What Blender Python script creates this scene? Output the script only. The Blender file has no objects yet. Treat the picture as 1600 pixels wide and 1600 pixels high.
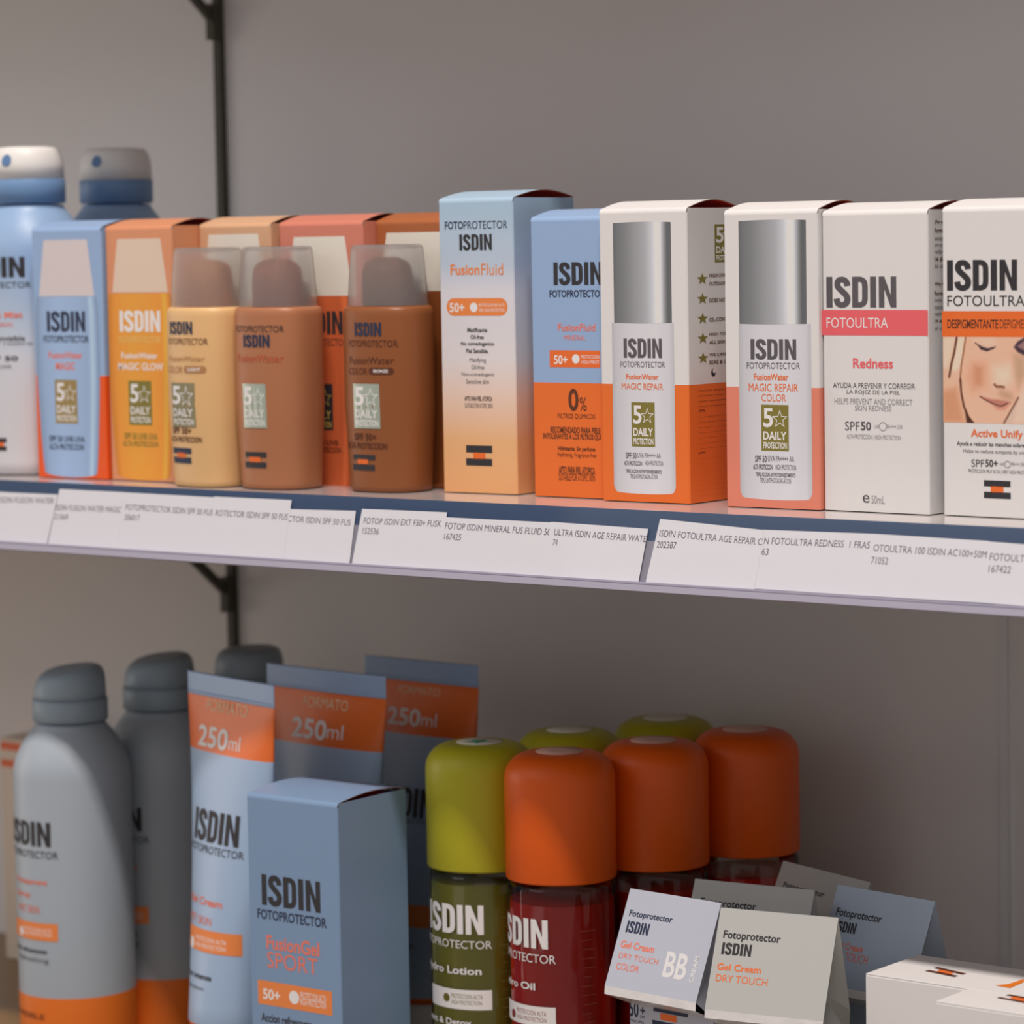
import bpy, bmesh, math, random
from mathutils import Matrix, Vector
from math import sin, cos, pi, sqrt, radians

# ------------------------------------------------------------------ scene, camera, world, lights, exposure
scene = bpy.context.scene
COL = scene.collection
R = Vector((0.78555178, 0.61856022, -0.01707794)); U = Vector((-0.03851220, 0.07641717, 0.99633189)); F = Vector((-0.61759632, 0.78201258, -0.08385176))
cam_data = bpy.data.cameras.new('camera')
cam_data.sensor_width = 36.0
cam_data.lens = 112.5
cam_data.clip_start = 0.05
cam_data.dof.use_dof = True
cam_data.dof.focus_distance = 1.36
cam_data.dof.aperture_fstop = 11.0
cam = bpy.data.objects.new('camera', cam_data)
COL.objects.link(cam)
m = Matrix((R, U, -F)).transposed().to_4x4()
m.translation = Vector((0.86476964, -1.09508507, 0.11390531))
cam.matrix_world = m
scene.camera = cam

world = bpy.data.worlds.new('store_ambient')
world.use_nodes = True
scene.world = world
bg = world.node_tree.nodes['Background']
bg.inputs[0].default_value = (1.0, 0.93, 0.92, 1)
bg.inputs[1].default_value = 0.33

def area_light(name, loc, target, sx, sy, power, color):
    l = bpy.data.lights.new(name, 'AREA')
    l.shape = 'RECTANGLE'; l.size = sx; l.size_y = sy
    l.energy = power; l.color = color
    o = bpy.data.objects.new(name, l)
    COL.objects.link(o)
    o.location = loc
    z = (Vector(loc) - Vector(target)).normalized()          # the lamp's long side stays level, along the shelves where it can
    x = Vector((1, 0, 0)) - z * z.x if abs(z.x) < 0.9 else Vector((0, 1, 0)) - z * z.y
    x.normalize()
    mm_ = Matrix((x, z.cross(x), z)).transposed().to_4x4(); mm_.translation = Vector(loc)
    o.matrix_world = mm_
    return o
# the ceiling lamp strip in front of the shelves, an added soft frontal fill, and an added fill from the left brightening the wall
area_light('ceiling_lamp', (0.45, -0.81, 2.20), (-0.05, 0.0, 0.0), 1.0, 0.12, 56, (1.0, 0.88, 0.81))
area_light('front_fill_light', (-1.4, -2.9, 1.9), (-0.05, 0.0, 0.0), 2.0, 1.2, 9, (0.98, 0.93, 0.96))
area_light('left_fill_light', (-3.1, -1.15, 0.10), (-0.3, 0.22, -0.05), 1.3, 1.7, 12.0, (1.0, 0.86, 0.75))

vs = scene.view_settings
vs.view_transform = 'Standard'
vs.look = 'None'
vs.gamma = 1.0
vs.exposure = 0.0
vs.use_curve_mapping = False

# print layouts in millimetres on each face
DATA = {
 'FF': [
  ('b', 'FOTO', 3.42, 120.37, 13.8, 124.01, 'navy'),
  ('t', 'PROTECTOR', 14.05, 120.31, 38.38, 124.0, 'navy'),
  ('L', '', 11.47, 110.62, 29.62, 118.06, 'ink'),
  ('b', 'Fusion', 6.13, 99.61, 22.44, 104.46, 'orange'),
  ('t', 'Fluid', 23.33, 99.47, 35.58, 104.76, 'orange'),
  ('p', '', 3.66, 81.14, 37.64, 89.1, 'orange'),
  ('b', '50+', 5.26, 82.67, 13.64, 87.02, 'white'),
  ('c', '', 17.59, 82.76, 21.05, 87.1, 'white'),
  ('t', 'PROTECCION MUY ALTA', 21.68, 85.25, 36.06, 86.68, 'white'),
  ('t', 'VERY HIGH PROTECTION', 21.63, 82.91, 36.01, 84.35, 'white'),
  ('b', 'Matificante', 15.02, 73.65, 26.16, 75.69, 'ink'),
  ('b', 'Oil-free', 16.77, 70.49, 24.21, 72.42, 'ink'),
  ('b', 'No comedogenico', 11.29, 67.08, 29.9, 69.34, 'ink'),
  ('b', 'Piel Sensible.', 14.13, 64.09, 26.63, 66.23, 'ink'),
  ('t', 'Matifying', 16.05, 59.46, 25.19, 61.98, 'grey'),
  ('t', 'Oil-free', 17.01, 56.76, 24.12, 58.72, 'grey'),
  ('t', 'Non-comedogenic', 11.38, 53.2, 29.73, 55.4, 'grey'),
  ('t', 'Sensitive skin', 13.82, 50.16, 26.66, 52.38, 'grey'),
  ('b', 'APTO PARA PIEL ATOPICA', 12.76, 42.37, 28.3, 44.5, 'ink'),
  ('t', 'SUITABLE FOR ATOPIC SKIN', 12.89, 39.19, 28.43, 41.34, 'grey'),
  ('r', '', 13.11, 18.77, 27.81, 22.13, 'ink'),
  ('r', '', 17.1, 15.85, 23.91, 18.87, 'flame'),
  ('r', '', 12.97, 12.83, 27.68, 16.11, 'ink'),
 ],
 'min': [
  ('L5', 'ISDIN', 12.7, 94.65, 39.82, 104.88, 'ink'),
  ('b', 'FOTOPROTECTO', 10.24, 89.33, 38.15, 92.57, 'navy'),
  ('b', 'FusionFluid', 14.65, 74.39, 35.37, 77.64, 'coral'),
  ('t', 'MINERAL', 17.93, 70.3, 29.98, 72.59, 'coral'),
  ('r', '', 9.74, 58.23, 37.79, 65.83, 'flame'),
  ('b', '50+', 12.2, 59.6, 19.81, 63.67, 'white'),
  ('c', '', 23.41, 59.97, 26.49, 64.15, 'white'),
  ('t', 'PROTECCION', 27.26, 62.24, 37.49, 63.82, 'white'),
  ('t', 'HIGH PROT', 27.21, 59.91, 37.44, 61.49, 'white'),
  ('b', '0', 19.86, 38.85, 25.53, 48.92, 'umber'),
  ('t', '%', 26.14, 38.97, 29.99, 45.16, 'umber'),
  ('t', 'FILTROS QUIMICOS', 13.87, 35.15, 34.62, 37.7, 'umber'),
  ('b', 'RECOMENDADO PARA PIELE', 9.56, 28.98, 37.42, 31.76, 'umber'),
  ('b', 'INTOLERANTES A LOS FILTROS QUI', 5.42, 25.82, 37.57, 28.73, 'umber'),
  ('b', 'Hidratante. Sin perfume', 13.71, 20.49, 34.35, 23.18, 'umber'),
  ('t', 'Hydrating. Fragrance free', 13.39, 17.8, 34.96, 20.37, 'umber'),
  ('b', 'APTO PARA PIEL ATOPICA', 13.92, 10.82, 34.05, 14.12, 'umber'),
  ('t', 'SUITABLE FOR ATOPIC SKIN', 13.86, 7.76, 33.99, 10.92, 'umber'),
  ('band', '', 1.32, 51.15, 37.53, 51.64, ''),
 ],
 'MR': [
  ('band', '', -0.6, 51.52, -0.27, 51.52, ''),
  ('cap4', '', 7.48, 78.29, 38.15, 121.6, ''),
  ('body', '', 6.16, 3.77, 39.11, 78.41, ''),
  ('L', '', 12.37, 62.98, 32.69, 71.5, 'grey'),
  ('t', 'FOTOPROTECTOR', 10.56, 58.93, 34.3, 61.51, 'grey'),
  ('b', 'FusionWater', 13.5, 53.63, 30.8, 56.13, 'flame'),
  ('t', 'MAGIC REPAIR', 11.04, 49.26, 33.14, 52.07, 'flame'),
  ('B', 'white', 16.09, 24.45, 28.44, 43.79, 'olive'),
  ('b', 'SPF 50', 12.77, 19.0, 18.48, 21.78, 'grey'),
  ('t', 'UVA PA++++ AA', 19.09, 19.54, 31.38, 21.76, 'grey'),
  ('b', 'ALTA PROTECCION', 11.75, 16.08, 21.44, 18.04, 'grey'),
  ('t', 'HIGH PROTECTION', 23.01, 16.41, 32.6, 18.35, 'grey'),
  ('b', 'TRIPLE ACCION ANTIFOTOENVEJECIMIENTO', 12.65, 12.32, 31.77, 14.42, 'grey'),
  ('t', 'TRIPLE ANTIPHOTOAGING ACTION', 14.88, 10.39, 29.64, 12.32, 'grey'),
 ],
 'MRC': [
  ('band', '', -1.19, 51.37, 5.31, 51.46, ''),
  ('cap4', '', 7.41, 78.1, 40.85, 121.28, ''),
  ('body', '', 6.95, 3.83, 42.86, 78.1, ''),
  ('L', '', 12.88, 62.92, 35.58, 71.67, 'grey'),
  ('t', 'FOTOPROTECTOR', 10.9, 59.12, 37.35, 61.79, 'grey'),
  ('b', 'FusionWater', 14.38, 54.29, 31.62, 57.18, 'flame'),
  ('t', 'MAGIC REPAIR', 11.75, 49.65, 36.31, 52.95, 'flame'),
  ('t', 'COLOR', 18.12, 45.42, 30.26, 48.57, 'flame'),
  ('B', 'white', 17.85, 24.57, 31.47, 44.02, 'olive'),
  ('b', 'SPF 50', 14.58, 19.6, 20.39, 22.47, 'grey'),
  ('t', 'UVA PA++++ AA', 21.0, 20.05, 34.07, 22.56, 'grey'),
  ('b', 'ALTA PROTECCION', 13.58, 16.58, 23.22, 18.75, 'grey'),
  ('t', 'HIGH PROTECTION', 24.79, 16.64, 34.98, 18.82, 'grey'),
  ('b', 'TRIPLE ACCION ANTIFOTOENVEJECIMIENTO', 14.82, 13.08, 34.62, 15.31, 'grey'),
  ('t', 'TRIPLE ANTIPHOTOAGING ACTION', 17.04, 10.98, 32.38, 13.08, 'grey'),
 ],
 'RED': [
  ('L', '', 1.96, 84.65, 36.28, 97.57, 'grey'),
  ('r', '', -0.8, 73.29, 51.37, 83.84, 'rose'),
  ('t', 'FOTOULTRA', 1.88, 76.43, 32.17, 80.65, 'white'),
  ('b', 'Redness', 14.84, 59.72, 34.46, 63.91, 'rose'),
  ('t', 'AYUDA A PREVENIR Y CORREGIR', 4.91, 51.48, 45.02, 53.78, 'grey'),
  ('t', 'LA ROJEZ DE LA PIEL', 11.65, 48.63, 37.68, 50.8, 'grey'),
  ('t', 'HELPS PREVENT AND CORRECT', 5.5, 44.75, 43.7, 47.25, 'lgrey'),
  ('t', 'SKIN REDNESS', 15.65, 42.2, 33.47, 44.36, 'lgrey'),
  ('t', 'SPF', 10.65, 33.87, 17.89, 37.6, 'grey'),
  ('b', '50', 18.5, 34.06, 23.54, 37.73, 'grey'),
  ('n', '', 27.58, 34.01, 30.97, 37.79, 'lgrey'),
  ('t', 'UVB', 25.01, 35.04, 27.28, 36.45, 'lgrey'),
  ('t', 'PA++++ UVA', 31.27, 35.02, 38.84, 36.83, 'lgrey'),
  ('t', 'ALTA PROTECCION | HIGH PROTECTION', 11.47, 29.88, 37.85, 32.36, 'lgrey'),
  ('t', 'e', 19.07, 4.1, 22.48, 7.35, 'grey'),
  ('t', '50mL', 23.43, 3.83, 29.93, 7.25, 'lgrey'),
 ],
 'ACT': [
  ('L', '', 2.28, 91.4, 35.08, 103.87, 'ink'),
  ('t', 'FOTOULTRA 100', 2.36, 85.26, 49.62, 89.57, 'ink'),
  ('r', '', -0.24, 72.95, 56.17, 83.27, 'flame'),
  ('b', 'DESPIGMENTANTE', 2.3, 76.18, 26.24, 79.97, 'umber'),
  ('t', 'DEPIGMENTING', 27.02, 76.28, 46.59, 80.02, 'umber'),
  ('pic', '', 0.03, 38.04, 56.14, 72.99, ''),
  ('b', 'Active Unify', 13.17, 31.56, 37.46, 35.74, 'flame'),
  ('b', 'Ayuda a reducir las manchas solares unificando', 6.51, 28.38, 48.82, 30.61, 'grey'),
  ('t', 'Helps to reduce sunspots by unifying skin', 9.51, 25.56, 46.4, 27.6, 'grey'),
  ('t', 'SPF', 13.35, 20.32, 19.46, 23.4, 'ink'),
  ('b', '50+', 19.94, 20.54, 25.77, 23.6, 'ink'),
  ('n', '', 28.71, 20.39, 31.79, 23.25, 'grey'),
  ('t', 'UVB', 26.74, 21.29, 28.53, 22.41, 'grey'),
  ('t', 'PA++++ UVA', 32.09, 21.3, 38.5, 22.83, 'grey'),
  ('t', 'PROTECCION MUY ALTA | VERY HIGH PROTECTION', 11.96, 17.6, 42.74, 19.48, 'grey'),
  ('r', '', 19.22, 12.71, 31.63, 15.18, 'ink'),
  ('r', '', 22.37, 10.32, 28.37, 12.94, 'flame'),
  ('r', '', 19.19, 7.9, 31.73, 10.51, 'ink'),
 ],
 'blue': [
  ('band', '', -2.37, 51.01, 46.12, 51.53, ''),
  ('trap', '', 4.31, 91.17, 42.22, 119.15, 'fcap'),
  ('bbody', '', 4.06, 3.06, 41.67, 90.87, 'sky'),
  ('L', '', 9.15, 73.32, 35.42, 83.69, 'navy'),
  ('b', 'FOTOPROTECTOR', 6.71, 68.11, 37.67, 71.58, 'navy'),
  ('b', 'FusionWater', 9.72, 60.12, 32.99, 63.47, 'coral'),
  ('b', 'MAGIC', 14.49, 54.39, 27.86, 58.26, 'coral'),
  ('B', 'white', 13.41, 27.68, 28.62, 49.51, 'gold'),
  ('b', 'SPF 50 UVB UVA', 8.59, 18.33, 33.0, 21.45, 'navy'),
  ('b', 'ALTA PROTECCION', 8.43, 14.47, 32.29, 17.44, 'navy'),
 ],
 'orange': [
  ('trap', '', 4.02, 92.83, 41.92, 118.99, 'fcap2'),
  ('bbody', '', 3.32, 2.97, 41.49, 92.38, 'amber'),
  ('L', '', 8.49, 73.4, 36.32, 84.01, 'white'),
  ('b', 'FOTOPROTECTOR', 7.74, 68.28, 36.4, 71.41, 'amber2'),
  ('b', 'FusionWater', 9.1, 60.42, 33.93, 63.37, 'white'),
  ('b', 'MAGIC GLOW', 6.66, 54.72, 37.55, 58.33, 'white'),
  ('B', 'white', 13.39, 27.77, 29.06, 49.49, 'olive'),
  ('b', 'SPF 50 UVB UVA', 9.79, 20.58, 32.48, 23.88, 'olive'),
  ('b', 'ALTA PROTECCION', 8.55, 17.15, 32.87, 19.81, 'olive'),
 ],
 'tan': [
  ('trap', '', 1.74, 88.18, 43.46, 120.27, 'fcapw'),
  ('bbody', '', -2.09, 2.76, 43.27, 88.09, 'wheat'),
 ],
 'coral': [
  ('trap', '', 4.8, 90.29, 46.03, 118.33, 'fcapw'),
  ('bbody', '', 3.01, -1.28, 42.96, 90.92, 'rust'),
  ('L', '', 12.48, 71.94, 39.22, 83.01, 'ink'),
  ('t', 'FOTOPROTECTOR', 9.23, 66.56, 41.66, 69.95, 'ink'),
  ('B', 'goldink', 16.75, 26.44, 31.97, 48.48, 'ink'),
  ('b', 'SPF 50 UVB', 14.99, 19.11, 34.94, 21.76, 'umber'),
  ('b', 'ALTA PROTECCION', 14.89, 15.65, 36.36, 18.29, 'umber'),
 ],
 'brown': [
  ('trap', '', 1.94, 92.17, 43.98, 119.49, 'fcapw'),
  ('bbody', '', -1.23, 4.31, 43.32, 92.0, 'cocoa'),
 ],
 'MRside': [
  ('S', '', 7.18, 94.81, 15.35, 99.5, 'olive'),
  ('S', '', 7.18, 86.3, 15.35, 90.96, 'olive'),
  ('S', '', 7.09, 77.78, 15.26, 82.41, 'olive'),
  ('S', '', 7.09, 69.25, 15.26, 73.85, 'olive'),
  ('S', '', 7.08, 60.72, 15.27, 65.28, 'olive'),
  ('B', 'white', 21.08, 103.97, 36.83, 120.31, 'olive'),
  ('b', 'HIGH UVA', 16.59, 97.46, 29.35, 99.15, 'umber'),
  ('b', 'OUTDOOR', 16.52, 93.94, 29.28, 95.5, 'umber'),
  ('b', 'DOES NOT', 16.37, 86.68, 30.07, 88.43, 'umber'),
  ('b', 'OIL-CONT', 16.19, 78.28, 29.9, 80.07, 'umber'),
  ('b', 'HIGH TOL', 16.06, 72.26, 29.77, 73.53, 'umber'),
  ('b', 'ALL SKINS', 15.98, 68.63, 30.63, 70.1, 'umber'),
  ('b', 'WE CARE', 15.87, 63.33, 29.58, 64.64, 'umber'),
  ('b', 'SEAS & C', 15.8, 59.85, 29.52, 61.5, 'umber'),
  ('moon', '', 16.33, 54.47, 21.5, 57.9, 'ink'),
  ('b', 'Fluid solar', 7.46, 48.49, 29.26, 48.94, 'umber'),
  ('b', 'protege y repara', 7.41, 46.24, 29.22, 46.65, 'umber'),
  ('b', 'con textura', 7.36, 43.98, 29.17, 44.36, 'umber'),
  ('b', 'ultraligera', 7.32, 41.72, 29.12, 42.08, 'umber'),
  ('b', '(50).', 7.27, 39.46, 12.81, 40.62, 'umber'),
  ('b', 'Fast absorbing', 7.22, 37.2, 29.03, 37.5, 'umber'),
  ('b', 'sun fluid that', 7.17, 34.94, 28.98, 35.21, 'umber'),
  ('b', 'protects, repairs', 7.12, 32.67, 28.93, 32.92, 'umber'),
  ('b', 'and hydrates', 7.07, 30.41, 28.89, 30.63, 'umber'),
  ('b', 'for daily use', 7.02, 28.15, 28.84, 28.34, 'umber'),
  ('b', 'Proteccion solar', 6.97, 25.89, 28.79, 26.05, 'umber'),
  ('b', 'alta absorcion', 6.93, 23.62, 28.75, 23.76, 'umber'),
  ('b', 'piel.', 6.88, 21.36, 12.42, 22.47, 'umber'),
  ('b', 'Aplicar de forma', 6.83, 19.1, 28.65, 19.17, 'umber'),
  ('b', 'generosa antes', 6.78, 16.83, 28.61, 16.88, 'umber'),
  ('b', 'de la exposicion', 6.73, 14.57, 28.56, 14.59, 'umber'),
  ('b', 'reaplicar cada', 6.68, 12.3, 28.51, 12.29, 'umber'),
  ('b', 'dos horas.', 6.63, 10.03, 28.46, 10.0, 'umber'),
  ('b', 'Apply 15 minutes', 6.58, 7.77, 28.42, 7.7, 'umber'),
  ('b', 'before exposure', 6.54, 5.5, 28.37, 5.41, 'umber'),
  ('b', 'daily sunscreen', 6.49, 3.23, 28.32, 3.11, 'umber'),
 ],
 'REDside': [
  ('b', '¿Por que?', 5.17, 118.24, 14.01, 120.22, 'umber'),
  ('b', 'Formula', 5.13, 114.93, 13.97, 116.89, 'umber'),
  ('t', 'avanzada', 5.09, 111.83, 13.94, 113.78, 'grey'),
  ('t', 'que ayuda', 5.06, 109.05, 13.91, 110.98, 'grey'),
  ('t', 'reducir', 5.03, 106.48, 13.88, 108.4, 'grey'),
  ('b', '14 dias', 5.0, 103.27, 13.85, 105.18, 'umber'),
  ('t', 'de uso.', 4.97, 100.59, 13.82, 102.49, 'grey'),
  ('b', 'Why is it', 4.89, 93.09, 13.74, 94.95, 'umber'),
  ('b', 'Formula', 4.84, 89.45, 13.7, 91.29, 'umber'),
  ('t', 'helps to', 4.81, 86.56, 13.67, 88.38, 'grey'),
  ('t', 'reduce it', 4.78, 83.87, 13.64, 85.68, 'grey'),
  ('t', 'redness', 4.75, 81.19, 13.61, 82.99, 'grey'),
  ('b', '14 days', 4.72, 78.08, 13.58, 79.86, 'umber'),
  ('t', 'of use.', 4.69, 75.29, 13.55, 77.06, 'grey'),
 ],
 'b_tan': [
  ('L', '', -9.52, 73.12, 8.05, 79.2, 'navy'),
  ('t', 'FOTOPROTECTOR', -11.23, 68.18, 15.77, 71.21, 'umber'),
  ('t', 'FusionWater', -10.62, 60.24, 14.38, 62.89, 'tan3'),
  ('t', 'COLOR', -13.25, 54.72, 0.23, 57.85, 'tan3'),
  ('p', 'LIGHT', 1.33, 54.82, 14.82, 58.11, 'tan3'),
  ('B', 'white', -9.59, 28.85, 8.36, 49.97, 'olive2'),
  ('b', 'SPF 50+', -10.12, 25.51, 4.99, 28.78, 'umber'),
  ('b', 'ALTA PROTECCION', -12.4, 21.63, 11.19, 24.32, 'umber'),
  ('r', '', -11.19, 16.03, 4.23, 18.81, 'navy'),
  ('r', '', -7.05, 13.93, -0.05, 16.52, 'flame'),
  ('r', '', -11.27, 11.41, 3.84, 14.35, 'navy'),
 ],
 'b_bronze': [
  ('t', 'FOTOPROTECTOR', -13.46, 74.16, 15.66, 77.21, 'ink'),
  ('L', '', -7.39, 67.11, 9.02, 73.03, 'navy'),
  ('t', 'FusionWater', -12.16, 60.24, 15.4, 63.8, 'rust2'),
  ('B', 'white', -8.82, 29.22, 6.18, 50.0, 'silver'),
  ('r', '', -8.98, 15.33, 4.89, 17.8, 'ink'),
  ('r', '', -5.98, 12.95, 1.11, 15.67, 'flame'),
  ('r', '', -9.47, 10.37, 4.58, 13.11, 'ink'),
 ],
 'b_brown': [
  ('L', '', -6.21, 72.32, 9.39, 78.59, 'navy'),
  ('t', 'FOTOPROTECTOR', -10.52, 67.33, 16.48, 70.47, 'umber'),
  ('t', 'FusionWater', -9.99, 59.53, 15.01, 62.82, 'umber'),
  ('t', 'COLOR', -10.72, 54.69, 1.11, 57.68, 'umber'),
  ('p', 'BRONZE', 1.99, 54.74, 14.73, 57.85, 'umber'),
  ('B', 'white', -8.03, 29.81, 7.75, 50.39, 'silver'),
  ('b', 'SPF 50+', -8.25, 24.23, 5.02, 27.54, 'umber'),
  ('b', 'ALTA PROTECCION', -14.72, 20.33, 10.6, 23.18, 'umber'),
  ('r', '', -10.03, 15.22, 3.96, 17.54, 'ink'),
  ('r', '', -7.02, 13.27, -0.46, 15.57, 'flame'),
  ('r', '', -10.79, 10.34, 3.41, 13.01, 'ink'),
 ],
 'canA': [
  ('L', '', -5.73, 100.69, 27.27, 111.06, 'ink'),
  ('t', 'FOTOPROTECTOR', -11.77, 95.44, 30.23, 98.47, 'ink'),
  ('b', 'Hydro Mist', -0.51, 79.22, 25.49, 83.38, 'coral'),
  ('t', 'WET SKIN', 4.1, 75.78, 20.1, 78.02, 'coral'),
  ('b', 'Hidratante invisible', -7.59, 68.63, 26.41, 71.2, 'grey'),
  ('t', 'Cuerpo y rostro', -9.87, 66.0, 30.13, 68.24, 'grey'),
  ('b', 'SPF 50', 2.55, 58.44, 22.55, 61.0, 'ink'),
  ('t', 'UVB UVA', 5.08, 54.62, 19.08, 56.55, 'grey'),
  ('r', '', 2.05, 16.99, 15.05, 19.25, 'ink'),
  ('r', '', 7.5, 15.04, 13.5, 16.98, 'flame'),
  ('r', '', 1.91, 12.8, 14.91, 15.05, 'ink'),
 ],
 'canC': [
  ('L', '', -6.45, 112.85, 25.55, 125.55, 'ink'),
  ('t', 'FOTOPROTECTOR', -12.66, 106.79, 29.34, 110.48, 'ink'),
  ('b', 'Transparent', -3.17, 92.39, 22.83, 95.93, 'coral'),
  ('b', 'Spray', -1.71, 85.53, 12.29, 88.85, 'coral'),
  ('t', 'WET SKIN', -0.15, 78.29, 17.85, 82.01, 'coral'),
  ('r', '', -9.93, 64.47, 28.07, 73.52, 'orange'),
  ('c', '', -0.1, 65.42, 4.9, 70.03, 'white'),
  ('t', 'PROTECCION ALTA', 5.71, 68.89, 24.71, 70.78, 'white'),
  ('t', 'HIGH PROTECTION', 5.63, 66.66, 24.63, 68.47, 'white'),
  ('b', 'Efecto refrescante', -8.35, 57.75, 21.65, 60.23, 'ink'),
  ('t', 'Refreshing', -1.58, 52.27, 22.42, 55.58, 'grey'),
  ('t', 'INVISIBLE', -8.95, 23.48, 19.05, 26.39, 'umber'),
  ('band', '', 19.35, 34.94, 20.32, 35.03, ''),
 ],
 'tube5': [
  ('b', '250', -23.84, 171.5, 4.07, 181.94, 'white'),
  ('t', 'ml', 5.35, 172.49, 14.56, 179.38, 'white'),
  ('t', 'FORMATO', -18.63, 189.05, 17.35, 194.78, 'peach'),
 ],
 'tube5b': [
  ('L', '', -20.14, 127.01, 19.38, 142.29, 'ink'),
  ('t', 'FOTOPROTECTOR', -23.16, 121.7, 22.84, 125.44, 'ink'),
  ('b', 'Gel Cream', -19.15, 97.12, 11.85, 100.89, 'coral'),
  ('t', 'WET SKIN', -20.99, 87.83, 5.01, 91.77, 'coral'),
  ('r', '', -27.25, 75.07, 22.75, 85.65, 'orange'),
  ('c', '', -15.32, 74.7, -9.51, 80.56, 'white'),
  ('t', 'PROTECCION ALTA', -7.46, 79.93, 15.54, 82.13, 'white'),
  ('t', 'HIGH PROTECTION', -7.61, 76.79, 15.39, 78.99, 'white'),
  ('b', 'Hidratacion intensa', -31.52, 61.91, 8.48, 64.67, 'ink'),
  ('t', 'Intense hydration', -30.52, 55.92, 3.48, 58.54, 'grey'),
 ],
 'tube6': [
  ('b', '250', -20.28, 172.27, 4.99, 182.16, 'white'),
  ('t', 'ml', 5.52, 173.74, 16.26, 180.81, 'white'),
  ('t', 'FORMATO', -13.75, 187.63, 17.75, 192.74, 'peach'),
 ],
 'tube7': [
  ('b', '250', -19.3, 173.58, 3.12, 182.33, 'white'),
  ('t', 'ml', 3.98, 174.34, 13.76, 180.79, 'white'),
  ('t', 'FORMATO', -13.97, 189.45, 14.08, 193.25, 'peach'),
 ],
 'tube7b': [
  ('L', '', -16.6, 128.84, 15.4, 143.59, 'ink'),
  ('t', 'FOTOPROTECTOR', -26.19, 126.25, 15.81, 128.16, 'ink'),
  ('r', '', -33.35, 75.25, 16.65, 86.25, 'orange'),
  ('t', 'Hidratacion', -15.09, 64.58, 8.91, 67.83, 'ink'),
 ],
 'sport': [
  ('L', '', 8.14, 108.84, 43.93, 123.49, 'ink'),
  ('b', 'FOTOPROTECTOR', 5.15, 102.22, 47.49, 106.93, 'navy'),
  ('b', 'FusionGel', 10.47, 88.32, 42.63, 95.04, 'coral'),
  ('t', 'SPORT', 10.6, 79.64, 41.43, 87.21, 'coral'),
  ('r', '', 4.37, 61.77, 49.69, 73.09, 'orange'),
  ('b', '50+', 7.44, 64.3, 17.98, 69.45, 'white'),
  ('c', '', 24.7, 64.29, 29.78, 70.52, 'white'),
  ('t', 'PROTECCION ALTA', 30.46, 67.3, 46.06, 70.61, 'white'),
  ('t', 'HIGH PROTECTION', 30.38, 64.43, 45.98, 67.61, 'white'),
  ('b', 'Accion refrescante', 6.11, 53.63, 37.19, 57.82, 'ink'),
 ],
 'hydroY': [
  ('L', '', -8.27, 96.68, 25.73, 110.46, 'white'),
  ('t', 'FOTOPROTECTOR', -16.56, 90.13, 29.44, 93.83, 'white'),
  ('b', 'Hydro Lotion', -12.58, 76.82, 24.42, 81.54, 'white'),
  ('r', '', -6.98, 61.48, 29.02, 70.79, 'white'),
  ('c', '', 3.17, 64.26, 8.17, 68.34, 'olive3'),
  ('t', 'PROTECCION ALTA', 9.15, 66.56, 24.65, 68.72, 'olive3'),
  ('t', 'HIGH PROTECTION', 9.06, 63.72, 24.26, 65.68, 'olive3'),
  ('b', 'Protect & Detox', -16.6, 53.78, 19.4, 56.83, 'white'),
 ],
 'hydroO': [
  ('L', '', -15.88, 96.25, 18.12, 109.76, 'white'),
  ('t', 'FOTOPROTECTOR', -24.37, 89.78, 21.63, 93.73, 'white'),
  ('b', 'Hydro Oil', -17.49, 76.08, 11.51, 80.45, 'white'),
  ('r', '', -14.75, 60.73, 21.25, 69.79, 'white'),
  ('c', '', -6.73, 62.15, -1.73, 66.18, 'wine'),
  ('t', 'PROTECCION ALTA', -0.43, 65.51, 16.87, 67.69, 'wine'),
  ('t', 'HIGH PROTECTION', -0.48, 62.66, 16.82, 64.64, 'wine'),
 ],
 'hBB': [
  ('b', 'Fotoprotector', 3.19, 30.98, 27.53, 34.64, 'navy'),
  ('L', '', 3.51, 24.49, 16.13, 29.78, 'navy'),
  ('b', 'Gel Cream', 2.87, 17.6, 21.82, 20.83, 'coral'),
  ('t', 'DRY TOUCH', 3.33, 12.95, 25.62, 15.38, 'coral'),
  ('t', 'COLOR', 3.54, 7.92, 16.4, 10.92, 'coral'),
  ('b', 'BB', 29.38, 8.26, 41.87, 19.56, 'chrome'),
  ('V', 'CREAM', 44.54, 7.94, 46.82, 19.53, 'chrome'),
 ],
 'hgel': [
  ('b', 'Fotoprotector', 3.24, 29.86, 29.35, 34.36, 'ink'),
  ('L', '', 3.47, 23.92, 16.98, 29.12, 'ink'),
  ('b', 'Gel Cream', 2.65, 17.24, 22.65, 20.14, 'flame'),
  ('t', 'DRY TOUCH', 2.89, 12.32, 26.32, 15.4, 'flame'),
 ],
 'hmid': [
  ('b', 'Fotoprotector', 4.75, 31.33, 32.16, 35.71, 'ink'),
 ],
 'hblue': [
  ('b', 'Fotoprotector', 3.2, 29.41, 28.54, 34.06, 'ink'),
  ('L', '', 4.61, 23.6, 16.12, 28.39, 'ink'),
  ('b', 'Gel Cream', 6.61, 16.31, 22.84, 19.47, 'coral'),
  ('t', 'DRY TOUCH', 6.38, 11.58, 26.67, 15.4, 'coral'),
 ],
 'hfar': [
  ('b', 'Fotoprotector', 5.68, 31.42, 35.56, 34.8, 'ink'),
  ('L', '', 7.28, 27.42, 18.65, 31.63, 'ink'),
 ],
 'bBB': [
  ('b', '50', 1.87, 74.94, 7.15, 82.36, 'navy'),
  ('b', '+', 8.08, 77.03, 10.91, 80.08, 'navy'),
  ('t', 'SPF', 8.04, 75.09, 10.84, 76.32, 'navy'),
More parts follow.
